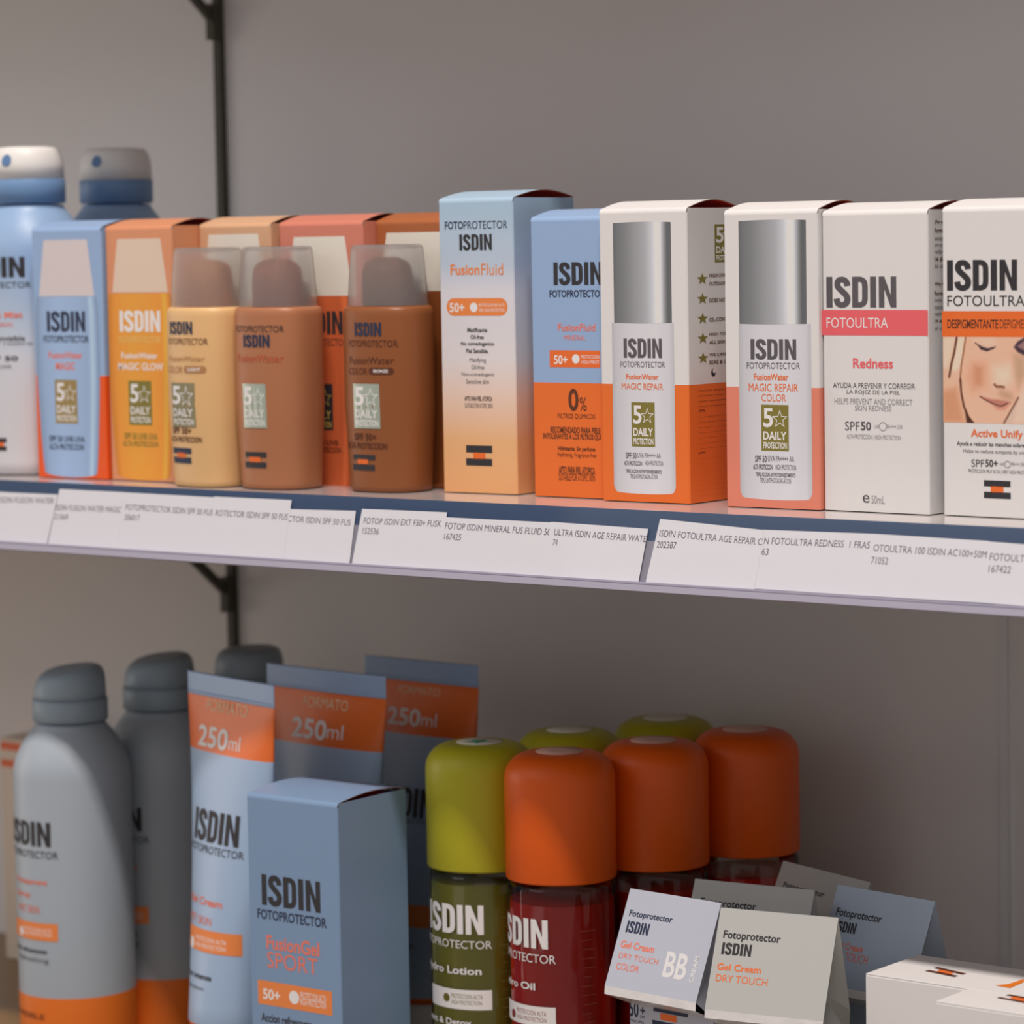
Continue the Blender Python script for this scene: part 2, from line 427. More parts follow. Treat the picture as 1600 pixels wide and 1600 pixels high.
  ('r', '', 15.63, 79.32, 35.12, 81.94, 'navy'),
  ('r', '', 19.57, 76.06, 28.63, 79.04, 'flame'),
  ('r', '', 14.94, 72.74, 33.95, 75.35, 'navy'),
  ('t', 'Muy alta', 1.82, 72.25, 10.07, 74.15, 'navy'),
 ],
 'bgel': [
  ('b', '50+', 4.59, 79.1, 11.13, 83.34, 'navy'),
  ('r', '', 19.91, 81.17, 35.95, 85.78, 'navy'),
  ('r', '', 24.26, 78.86, 30.99, 82.27, 'flame'),
  ('r', '', 19.26, 75.61, 35.32, 79.97, 'navy'),
 ],
 'w_bar1': [
  (18.13, 17.12),
  (18.73, 19.63),
  (33.94, 17.33),
  (33.75, 14.44),
 ],
 'w_bar2': [
  (18.51, 23.53),
  (18.76, 26.35),
  (34.74, 22.73),
  (34.27, 19.98),
 ],
 'w_or': [
  (22.83, 18.19),
  (22.19, 22.49),
  (29.53, 21.31),
  (30.08, 17.16),
 ],
 'w_tri': [
  (54.76, 10.92),
  (57.98, 15.63),
  (58.83, 27.25),
  (61.59, 22.3),
  (62.08, 9.99),
 ],
 'w2_bar1': [
  (65.98, -7.5),
  (66.22, -5.38),
  (79.9, -6.66),
  (79.83, -9.12),
 ],
 'w2_bar2': [
  (66.72, -1.77),
  (67.02, 0.57),
  (80.73, -0.43),
  (80.67, -2.9),
 ],
 'w2_or': [
  (70.49, -4.94),
  (70.0, -1.18),
  (76.63, -2.08),
  (77.56, -6.96),
 ],
 'labels': [
  [(-352.76, 5.98), (-281.96, 5.75), (-283.42, 30.17), (-354.13, 31.07)],
  [(-281.21, 3.1), (-236.76, 3.1), (-234.27, 29.9), (-282.21, 30.11)],
  [(-237.37, 3.12), (-176.39, 3.42), (-173.14, 29.64), (-234.57, 29.92)],
  [(-176.75, 3.13), (-127.62, 3.03), (-126.32, 29.82), (-173.43, 29.65)],
  [(-128.59, 7.13), (-87.68, 6.4), (-86.12, 30.42), (-128.18, 29.6)],
  [(-83.85, 5.39), (-34.17, 5.08), (-34.0, 30.0), (-84.32, 30.15)],
  [(-35.84, 7.23), (24.44, 7.18), (24.79, 30.39), (-35.87, 29.64)],
  [(24.39, 6.92), (76.38, 7.78), (75.68, 30.24), (24.53, 30.23)],
  [(81.92, 3.48), (134.86, 5.95), (134.59, 29.7), (79.66, 29.62)],
  [(134.24, 5.79), (187.19, 5.21), (187.0, 29.49), (133.96, 29.45)],
  [(186.63, 5.23), (240.24, 5.83), (241.16, 29.33), (186.77, 29.5)],
  [(239.95, 6.03), (266.94, 6.67), (267.53, 29.69), (240.95, 29.34)],
 ],
 'labtx': [
  [('ISDIN FUSION WATER', -322.26, 11.07, -283.95, 7.52)],
  [('ISDIN FUSION WATER MAGIC', -281.57, 13.38, -236.45, 10.09), ('21569', -281.19, 17.68, -271.81, 14.63)],
  [('FOTOPROTECTOR ISDIN SPF 50 FUS', -233.68, 11.37, -176.12, 9.11), ('206017', -233.34, 16.12, -223.13, 12.98)],
  [('ROTECTOR ISDIN SPF 50 FUS', -173.68, 11.92, -128.05, 9.35)],
  [('CTOR ISDIN SPF 50 FUS', -127.92, 12.79, -89.45, 10.37)],
  [('FOTOP ISDIN EXT F50+ FUSK', -81.58, 11.96, -36.33, 8.79), ('152536', -81.3, 16.38, -71.71, 13.4)],
  [('FOTOP ISDIN MINERAL FUS FLUID 50', -33.76, 12.3, 25.01, 9.89), ('167425', -33.34, 16.89, -23.77, 13.42)],
  [('ULTRA ISDIN AGE REPAIR WATE', 27.26, 12.53, 76.3, 10.63), ('74', 27.37, 16.83, 29.81, 13.91)],
  [('ISDIN FOTOULTRA AGE REPAIR C', 82.85, 10.68, 134.9, 9.34), ('202387', 82.41, 15.35, 92.35, 11.85)],
  [('N FOTOULTRA REDNESS  1 FRAS', 135.67, 11.53, 186.29, 8.36), ('63', 135.3, 15.89, 138.55, 13.04)],
  [('OTOULTRA 100 ISDIN AC100+50M', 188.4, 12.04, 240.03, 9.7), ('71052', 188.14, 16.94, 195.98, 13.76)],
  [('FOTOULTRA', 241.66, 13.11, 261.31, 10.55), ('167422', 241.89, 17.68, 251.65, 14.46)],
 ],
 'face': [
  ('p', (214, 166, 138), 3.0, [(-0.13, 72.69), (6.73, 72.73), (4.77, 64.13), (2.82, 56.32), (11.47, 42.85), (14.84, 38.07), (-0.37, 37.72)]),
  ('p', (224, 184, 162), 1.2, [(-0.13, 72.69), (6.16, 72.72), (4.41, 66.72), (2.46, 60.21), (-0.21, 60.18)]),
  ('p', (226, 188, 166), 1.0, [(7.3, 72.73), (10.7, 72.75), (9.01, 62.23), (6.64, 58.97), (3.98, 59.58), (5.34, 64.14)]),
  ('p', (196, 132, 98), 2.5, [(-0.28, 50.75), (6.6, 52.48), (10.3, 37.96), (-0.37, 37.72)]),
  ('p', (202, 140, 108), 4.0, [(14.23, 62.29), (20.24, 61.72), (20.19, 53.99), (14.16, 50.99), (11.93, 56.45)]),
  ('p', (192, 126, 96), 2.2, [(15.35, 61.01), (17.98, 60.4), (17.94, 53.96), (15.69, 53.92)]),
  ('p', (228, 188, 164), 4.0, [(23.97, 60.47), (31.41, 61.84), (32.87, 56.11), (29.15, 53.49), (24.68, 54.38)]),
  ('p', (222, 176, 152), 2.0, [(15.04, 71.97), (24.78, 72.67), (25.14, 69.79), (20.28, 69.43)]),
  ('p', (184, 142, 114), 2.4, [(33.1, 66.02), (38.81, 65.75), (38.78, 57.47), (35.44, 52.31), (33.8, 57.4)]),
  ('p', (180, 134, 108), 2.4, [(26.91, 52.17), (32.1, 50.33), (32.83, 48.1), (29.12, 48.03), (26.53, 49.91)]),
  ('p', (200, 168, 150), 1.0, [(29.07, 38.4), (35.05, 48.14), (38.76, 53.0), (51.2, 56.37), (51.14, 38.92)]),
  ('p', (228, 178, 156), 1.5, [(33.16, 38.5), (36.53, 49.77), (38.77, 56.19), (51.22, 62.71), (51.14, 38.92)]),
  ('p', (176, 108, 92), 0.5, [(17.54, 49.05), (23.16, 47.92), (25.4, 47.9), (27.63, 47.52), (32.09, 46.97), (31.71, 46.32), (27.62, 45.12), (23.15, 46.15)]),
  ('p', (196, 128, 108), 0.7, [(23.15, 45.99), (27.62, 44.86), (31.71, 46.32), (29.1, 43.54), (25.38, 43.62)]),
  ('l', (88, 40, 32), 0.35, [(17.54, 48.95), (20.16, 47.55), (23.15, 46.31), (26.13, 45.34), (27.99, 45.28), (30.23, 46.29)]),
  ('l', (120, 70, 50), 0.6, [(24.31, 53.89), (25.42, 52.95), (27.29, 53.07), (28.77, 52.84)]),
  ('l', (84, 46, 32), 0.6, [(6.73, 72.73), (5.55, 66.73), (4.19, 62.18), (3.01, 56.65)]),
  ('l', (150, 94, 66), 0.5, [(10.97, 72.75), (9.91, 66.77), (8.86, 61.59), (8.13, 54.78)]),
  ('l', (90, 48, 32), 0.6, [(8.33, 55.75), (8.78, 49.93), (9.97, 44.76), (12.02, 40.6), (14.09, 38.05)]),
  ('p', (60, 30, 20), 0.6, [(10.34, 43.48), (12.21, 40.6), (14.84, 38.07), (11.25, 37.99)]),
  ('l', (120, 78, 60), 0.5, [(28.7, 38.39), (32.07, 43.6), (35.42, 48.79)]),
  ('p', (34, 24, 34), 0.4, [(16.34, 69.89), (18.78, 68.94), (21.39, 68.32), (25.13, 69.15), (24.01, 68.18), (21.01, 67.13), (18.02, 67.81)]),
  ('l', (60, 36, 34), 0.3, [(15.4, 70.52), (16.9, 69.57), (18.77, 68.62)]),
  ('p', (52, 34, 48), 0.5, [(33.37, 68.9), (35.15, 71.14), (38.84, 73.08), (43.97, 71.52), (43.94, 65.8), (38.08, 65.75), (35.13, 66.99)]),
  ('p', (150, 110, 105), 0.6, [(34.96, 69.23), (38.84, 71.96), (42.13, 70.55), (38.82, 67.35)]),
 ],
}

# ------------------------------------------------------------------ materials
def s2l(c):
    c = c / 255.0
    return c / 12.92 if c <= 0.04045 else ((c + 0.055) / 1.055) ** 2.4
WHITE_REF = [s2l(v) for v in (206, 194, 190)]
def albedo(rgb):          # colour as it looks beside white card under the shop light
    return tuple(min(0.86, s2l(v) / w * 0.80) for v, w in zip(rgb, WHITE_REF))
MATS = {}
def mat(name, rgb, rough=0.5, spec=0.4, metal=0.0, noise=0.0, scale=60.0, bump=0.0, sheen=0.0):
    if name in MATS: return MATS[name]
    m = bpy.data.materials.new(name); m.use_nodes = True
    nt = m.node_tree; p = nt.nodes['Principled BSDF']
    c = albedo(rgb)
    p.inputs['Base Color'].default_value = (*c, 1)
    p.inputs['Roughness'].default_value = rough
    p.inputs['Specular IOR Level'].default_value = spec
    p.inputs['Metallic'].default_value = metal
    if noise or bump:
        tc = nt.nodes.new('ShaderNodeTexCoord')
        nz = nt.nodes.new('ShaderNodeTexNoise'); nz.inputs['Scale'].default_value = scale; nz.inputs['Detail'].default_value = 3
        nt.links.new(tc.outputs['Object'], nz.inputs['Vector'])
        if noise:
            mx = nt.nodes.new('ShaderNodeMix'); mx.data_type = 'RGBA'
            mx.inputs[6].default_value = (*[v * (1 - noise) for v in c], 1)
            mx.inputs[7].default_value = (*[min(1, v * (1 + noise)) for v in c], 1)
            nt.links.new(nz.outputs[0], mx.inputs[0]); nt.links.new(mx.outputs[2], p.inputs['Base Color'])
        if bump:
            b = nt.nodes.new('ShaderNodeBump'); b.inputs['Strength'].default_value = bump; b.inputs['Distance'].default_value = 0.001
            nt.links.new(nz.outputs[0], b.inputs['Height']); nt.links.new(b.outputs[0], p.inputs['Normal'])
    MATS[name] = m
    return m
def ramp_mat(name, stops, axis='Z', rough=0.45, spec=0.4):   # printed colour fade along a carton or bottle
    m = bpy.data.materials.new(name); m.use_nodes = True
    nt = m.node_tree; p = nt.nodes['Principled BSDF']
    tc = nt.nodes.new('ShaderNodeTexCoord'); sx = nt.nodes.new('ShaderNodeSeparateXYZ'); mr = nt.nodes.new('ShaderNodeMapRange')
    cr = nt.nodes.new('ShaderNodeValToRGB')
    nt.links.new(tc.outputs['Object'], sx.inputs[0]); nt.links.new(sx.outputs[axis], mr.inputs[0])
    lo, hi = stops[0][0], stops[-1][0]
    mr.inputs[1].default_value = lo; mr.inputs[2].default_value = hi
    nt.links.new(mr.outputs[0], cr.inputs[0]); nt.links.new(cr.outputs[0], p.inputs['Base Color'])
    el = cr.color_ramp.elements
    while len(el) < len(stops): el.new(0.5)
    for e, (v, c) in zip(el, stops):
        e.position = (v - lo) / (hi - lo); e.color = (*albedo(c), 1)
    p.inputs['Roughness'].default_value = rough; p.inputs['Specular IOR Level'].default_value = spec
    MATS[name] = m
    return m
INK_RGB = {'ink': (48, 44, 46), 'navy': (40, 46, 66), 'grey': (84, 76, 78), 'lgrey': (138, 128, 128), 'orange': (236, 118, 62), 'flame': (238, 96, 40),
  'coral': (226, 108, 84), 'rose': (226, 88, 92), 'white': (212, 200, 196), 'umber': (86, 44, 28), 'olive': (118, 104, 46), 'olive2': (128, 116, 86), 'olive3': (96, 84, 30),
  'gold': (142, 116, 70), 'goldink': (190, 160, 80), 'fcap': (196, 178, 176), 'fcap2': (206, 176, 156), 'fcapw': (222, 198, 184), 'sky': (146, 163, 192), 'amber': (226, 138, 52),
  'amber2': (236, 164, 92), 'wheat': (206, 160, 112), 'rust': (196, 92, 52), 'rust2': (176, 80, 52), 'cocoa': (134, 70, 34), 'tan3': (162, 112, 72), 'silver': (186, 188, 178),
  'peach': (250, 176, 140), 'wine': (120, 40, 30), 'pale': (190, 120, 90), 'chrome': (226, 228, 238)}
def ink(n):
    if n == 'silver': return mat('foil_silver', (164, 166, 150), 0.35, 0.5, 0.45)
    if n == 'chrome': return mat('foil_chrome', (232, 234, 246), 0.3, 0.6, 0.25)
    return mat('ink_' + n, INK_RGB[n], 0.55, 0.3)
def picture_mat(name='picture_print'):
    if name in MATS: return MATS[name]
    m = bpy.data.materials.new(name); m.use_nodes = True
    nt = m.node_tree; p = nt.nodes['Principled BSDF']
    a = nt.nodes.new('ShaderNodeVertexColor'); a.layer_name = 'picture'
    nt.links.new(a.outputs[0], p.inputs['Base Color'])
    p.inputs['Roughness'].default_value = 0.5; p.inputs['Specular IOR Level'].default_value = 0.3
    MATS[name] = m
    return m
def frosted(name, rgb):
    m = bpy.data.materials.new(name); m.use_nodes = True
    nt = m.node_tree; p = nt.nodes['Principled BSDF']
    p.inputs['Base Color'].default_value = (*albedo(rgb), 1)
    p.inputs['Roughness'].default_value = 0.28
    p.inputs['IOR'].default_value = 1.12
    p.inputs['Transmission Weight'].default_value = 0.88
    MATS[name] = m
    return m
def clear(name, tint, refl=0.9):
    m = bpy.data.materials.new(name); m.use_nodes = True
    nt = m.node_tree; nt.nodes.clear()
    o = nt.nodes.new('ShaderNodeOutputMaterial'); mx = nt.nodes.new('ShaderNodeMixShader'); mx.inputs[0].default_value = 0.03
    t = nt.nodes.new('ShaderNodeBsdfTransparent'); g = nt.nodes.new('ShaderNodeBsdfGlossy'); f = nt.nodes.new('ShaderNodeFresnel')
    t.inputs[0].default_value = (*tint, 1); g.inputs[0].default_value = (refl, refl, refl, 1); g.inputs['Roughness'].default_value = 0.05
    f.inputs[0].default_value = 1.45
    if name != 'rail_clear_cover': nt.links.new(f.outputs[0], mx.inputs[0])
    nt.links.new(t.outputs[0], mx.inputs[1]); nt.links.new(g.outputs[0], mx.inputs[2])
    nt.links.new(mx.outputs[0], o.inputs[0])
    MATS[name] = m
    return m
def liquid(name, rgb, trans):
    m = bpy.data.materials.new(name); m.use_nodes = True
    p = m.node_tree.nodes['Principled BSDF']
    p.inputs['Base Color'].default_value = (*albedo(rgb), 1)
    p.inputs['Roughness'].default_value = 0.08; p.inputs['IOR'].default_value = 1.33
    p.inputs['Transmission Weight'].default_value = trans
    MATS[name] = m
    return m

# ------------------------------------------------------------------ mesh helpers
class MB:
    def __init__(self): self.v = []; self.f = []; self.m = []; self.s = []; self.mats = []; self.c = {}
    def mi(self, m):
        if m not in self.mats: self.mats.append(m)
        return self.mats.index(m)
    def add(self, verts, faces, m, smooth=False, cols=None):
        b = len(self.v); k = self.mi(m)
        self.v += [tuple(v) for v in verts]
        for f in faces:
            self.f.append(tuple(b + i for i in f)); self.m.append(k); self.s.append(smooth)
        if cols:
            for i, c in enumerate(cols): self.c[b + i] = c
    def build(self, name, parent=None):
        me = bpy.data.meshes.new(name)
        me.from_pydata(self.v, [], self.f)
        for m in self.mats: me.materials.append(m)
        me.polygons.foreach_set('material_index', self.m)
        me.polygons.foreach_set('use_smooth', self.s)
        if self.c:
            a = me.color_attributes.new('picture', 'FLOAT_COLOR', 'POINT')
            for i in range(len(self.v)):
                c = self.c.get(i, (0.5, 0.5, 0.5)); a.data[i].color = (c[0], c[1], c[2], 1)
        me.update()
        o = bpy.data.objects.new(name, me); COL.objects.link(o)
        if parent: o.parent = parent
        return o
def empty(name, loc, rot=0.0):
    o = bpy.data.objects.new(name, None); COL.objects.link(o)
    o.empty_display_size = 0.02; o.location = loc; o.rotation_euler = (0, 0, radians(rot))
    return o
def tag(o, label, cat, group=None):
    o['label'] = label; o['category'] = cat
    if group: o['group'] = group
    return o
def structure(o):
    o['kind'] = 'structure'; return o
def box(mb, x0, y0, z0, x1, y1, z1, m):
    v = [(x0, y0, z0), (x1, y0, z0), (x1, y1, z0), (x0, y1, z0), (x0, y0, z1), (x1, y0, z1), (x1, y1, z1), (x0, y1, z1)]
    mb.add(v, [(3, 2, 1, 0), (4, 5, 6, 7), (0, 1, 5, 4), (1, 2, 6, 5), (2, 3, 7, 6), (3, 0, 4, 7)], m)
def bevel_box(mb, x0, y0, z0, x1, y1, z1, r, m):
    bm = bmesh.new(); bmesh.ops.create_cube(bm, size=1)
    for v in bm.verts:
        v.co = Vector(((x0 + x1) / 2 + v.co.x * (x1 - x0), (y0 + y1) / 2 + v.co.y * (y1 - y0), (z0 + z1) / 2 + v.co.z * (z1 - z0)))
    bmesh.ops.bevel(bm, geom=bm.edges[:], offset=r, segments=2, affect='EDGES', profile=0.5)
    bm.verts.index_update()
    mb.add([v.co[:] for v in bm.verts], [[v.index for v in f.verts] for f in bm.faces], m); bm.free()
def loft(mb, rings, mats, closed_bottom=True, closed_top=True, smooth=True):
    n = len(rings[0])
    for i in range(len(rings) - 1):
        m = mats[i] if isinstance(mats, list) else mats
        v = list(rings[i]) + list(rings[i + 1])
        mb.add(v, [(j, (j + 1) % n, n + (j + 1) % n, n + j) for j in range(n)], m, smooth)
    mt = mats if not isinstance(mats, list) else None
    if closed_bottom: mb.add(rings[0], [tuple(range(n - 1, -1, -1))], mt or mats[0])
    if closed_top: mb.add(rings[-1], [tuple(range(n))], mt or mats[-1])
def weld(o):   # joins the coincident ring vertices so that shading runs smoothly over the bands
    bm = bmesh.new(); bm.from_mesh(o.data); bmesh.ops.remove_doubles(bm, verts=bm.verts, dist=1e-6); bm.to_mesh(o.data); bm.free()
    return o
def ring(a, b, z, n=2.0, seg=48, x=0.0, y=0.0):
    out = []
    for i in range(seg):
        t = 2 * pi * i / seg; c, s = cos(t), sin(t)
        out.append((x + a * math.copysign(abs(c) ** (2 / n), c), y + b * math.copysign(abs(s) ** (2 / n), s), z))
    return out
def lathe(mb, prof, mats, seg=64, x=0, y=0, cb=True, ct=True):
    loft(mb, [ring(max(r, 1e-5), max(r, 1e-5), z, 2.0, seg, x, y) for r, z in prof], mats, cb, ct)

# ------------------------------------------------------------------ print: lettering and marks as thin ink layers on a surface
_TXT = {}
def text_mesh(s, bold):
    k = (s, bold)
    if k in _TXT: return _TXT[k]
    cu = bpy.data.curves.new('t', 'FONT'); cu.body = s; cu.size = 1.0; cu.resolution_u = 3
    cu.offset = 0.022 if bold else 0.0
    ob = bpy.data.objects.new('t', cu)
    me = bpy.data.meshes.new_from_object(ob)
    v = [(p.co.x, p.co.y) for p in me.vertices]; f = [tuple(p.vertices) for p in me.polygons]
    bpy.data.objects.remove(ob); bpy.data.meshes.remove(me); bpy.data.curves.remove(cu)
    _TXT[k] = (v, f)
    return v, f
def fit(v, u0, v0, u1, v1):
    xs = [p[0] for p in v]; ys = [p[1] for p in v]
    sx = (u1 - u0) / max(1e-9, max(xs) - min(xs)); sy = (v1 - v0) / max(1e-9, max(ys) - min(ys))
    mx, my = min(xs), min(ys)
    return [(u0 + (p[0] - mx) * sx, v0 + (p[1] - my) * sy) for p in v]
def ribbon(pts, w):
    L, Rr = [], []
    for i, p in enumerate(pts):
        a = pts[max(0, i - 1)]; b = pts[min(len(pts) - 1, i + 1)]
        dx, dy = b[0] - a[0], b[1] - a[1]; d = sqrt(dx * dx + dy * dy) or 1
        L.append((p[0] - dy / d * w / 2, p[1] + dx / d * w / 2)); Rr.append((p[0] + dy / d * w / 2, p[1] - dx / d * w / 2))
    n = len(pts)
    return L + Rr, [(i, n + i, n + i + 1, i + 1) for i in range(n - 1)]
def crom(P, k=5):
    out = []
    for i in range(len(P) - 1):
        p0 = P[max(0, i - 1)]; p1 = P[i]; p2 = P[i + 1]; p3 = P[min(len(P) - 1, i + 2)]
        for j in range(k):
            t = j / k
            out.append(tuple(0.5 * (2 * b + (c - a) * t + (2 * a - 5 * b + 4 * c - d) * t * t + (3 * b - a - 3 * c + d) * t ** 3) for a, b, c, d in zip(p0, p1, p2, p3)))
    out.append(P[-1]); return out
def logo_shape():   # the five bold condensed capitals, unit height
    V, Fc = [], []
    def put(v, f, dx):
        b = len(V); V.extend((p[0] + dx, p[1]) for p in v); Fc.extend(tuple(b + i for i in q) for q in f)
    rect = lambda x0, y0, x1, y1: ([(x0, y0), (x1, y0), (x1, y1), (x0, y1)], [(0, 1, 2, 3)])
    t = 0.185
    put(*rect(0, 0, t, 1), 0)
    S = crom([(.40, .70), (.375, .82), (.30, .895), (.22, .91), (.14, .885), (.095, .80), (.105, .69), (.17, .60), (.28, .49), (.375, .375), (.40, .26), (.36, .14), (.27, .085), (.18, .09), (.10, .15), (.065, .29)], 4)
    put(*ribbon(S, t), .245)
    put(*rect(0, 0, t, 1), .79)
    D = crom([(t, .915), (.26, .91), (.345, .86), (.385, .75), (.39, .5), (.385, .25), (.345, .14), (.26, .09), (t, .085)], 4)
    put(*ribbon(D, .17), .79)
    put(*rect(0, 0, t, 1), 1.335)
    put([(0, 0), (.165, 0), (.165, .60), (.36, 0), (.525, 0), (.525, 1), (.36, 1), (.36, .40), (.165, 1), (0, 1)], [(0, 1, 2, 8, 9), (2, 3, 7, 8), (3, 4, 5, 6, 7)], 1.60)
    return V, Fc
LOGO = logo_shape()
def star_pts(cx, cy, r, k=0.42): return [(cx + (r if i % 2 == 0 else r * k) * sin(pi * i / 5), cy + (r if i % 2 == 0 else r * k) * cos(pi * i / 5)) for i in range(10)]
def star(cx, cy, r, k=0.42): return [(cx, cy)] + star_pts(cx, cy, r, k), [(0, 1 + (i + 1) % 10, 1 + i) for i in range(10)]
def star_line(cx, cy, r, w):
    o = star_pts(cx, cy, r); i_ = star_pts(cx, cy, r - w * 2.1)
    return o + i_, [(i, 10 + i, 10 + (i + 1) % 10, (i + 1) % 10) for i in range(10)]
def disc(cx, cy, r, n=24): return [(cx + r * cos(2 * pi * i / n), cy + r * sin(2 * pi * i / n)) for i in range(n)], [tuple(range(n))]
def annulus(cx, cy, r, w, n=24):
    a = disc(cx, cy, r, n)[0]; b = disc(cx, cy, r - w, n)[0]
    return a + b, [(i, (i + 1) % n, n + (i + 1) % n, n + i) for i in range(n)]
def rrect(u0, v0, u1, v1, r):
    p = []
    for cx, cy, a0 in ((u1 - r, v1 - r, 0), (u0 + r, v1 - r, 90), (u0 + r, v0 + r, 180), (u1 - r, v0 + r, 270)):
        for k in range(6):
            a = radians(a0 + 18 * k); p.append((cx + r * cos(a), cy + r * sin(a)))
    return p, [tuple(range(len(p)))]
def gridrect(u0, v0, u1, v1, n, k=1):
    v = [(u0 + (u1 - u0) * i / n, v0 + (v1 - v0) * j / k) for j in range(k + 1) for i in range(n + 1)]
    return v, [(j * (n + 1) + i, j * (n + 1) + i + 1, (j + 1) * (n + 1) + i + 1, (j + 1) * (n + 1) + i) for j in range(k) for i in range(n)]
def refine(v, f, L):   # cuts long edges so that ink can follow a curved wall
    bm = bmesh.new(); vs_ = [bm.verts.new((p[0], p[1], 0)) for p in v]
    for q in f:
        try: bm.faces.new([vs_[i] for i in q])
        except ValueError: pass
    bmesh.ops.triangulate(bm, faces=bm.faces[:])
    for _ in range(5):
        e = [e for e in bm.edges if abs(e.verts[0].co.x - e.verts[1].co.x) > L]
        if not e: break
        bmesh.ops.subdivide_edges(bm, edges=e, cuts=1)
        bmesh.ops.triangulate(bm, faces=[q for q in bm.faces if len(q.verts) > 3])
    bm.verts.index_update()
    out = [(p.co.x, p.co.y) for p in bm.verts], [tuple(p.index for p in q.verts) for q in bm.faces]
    bm.free(); return out
STEP = 0.000022
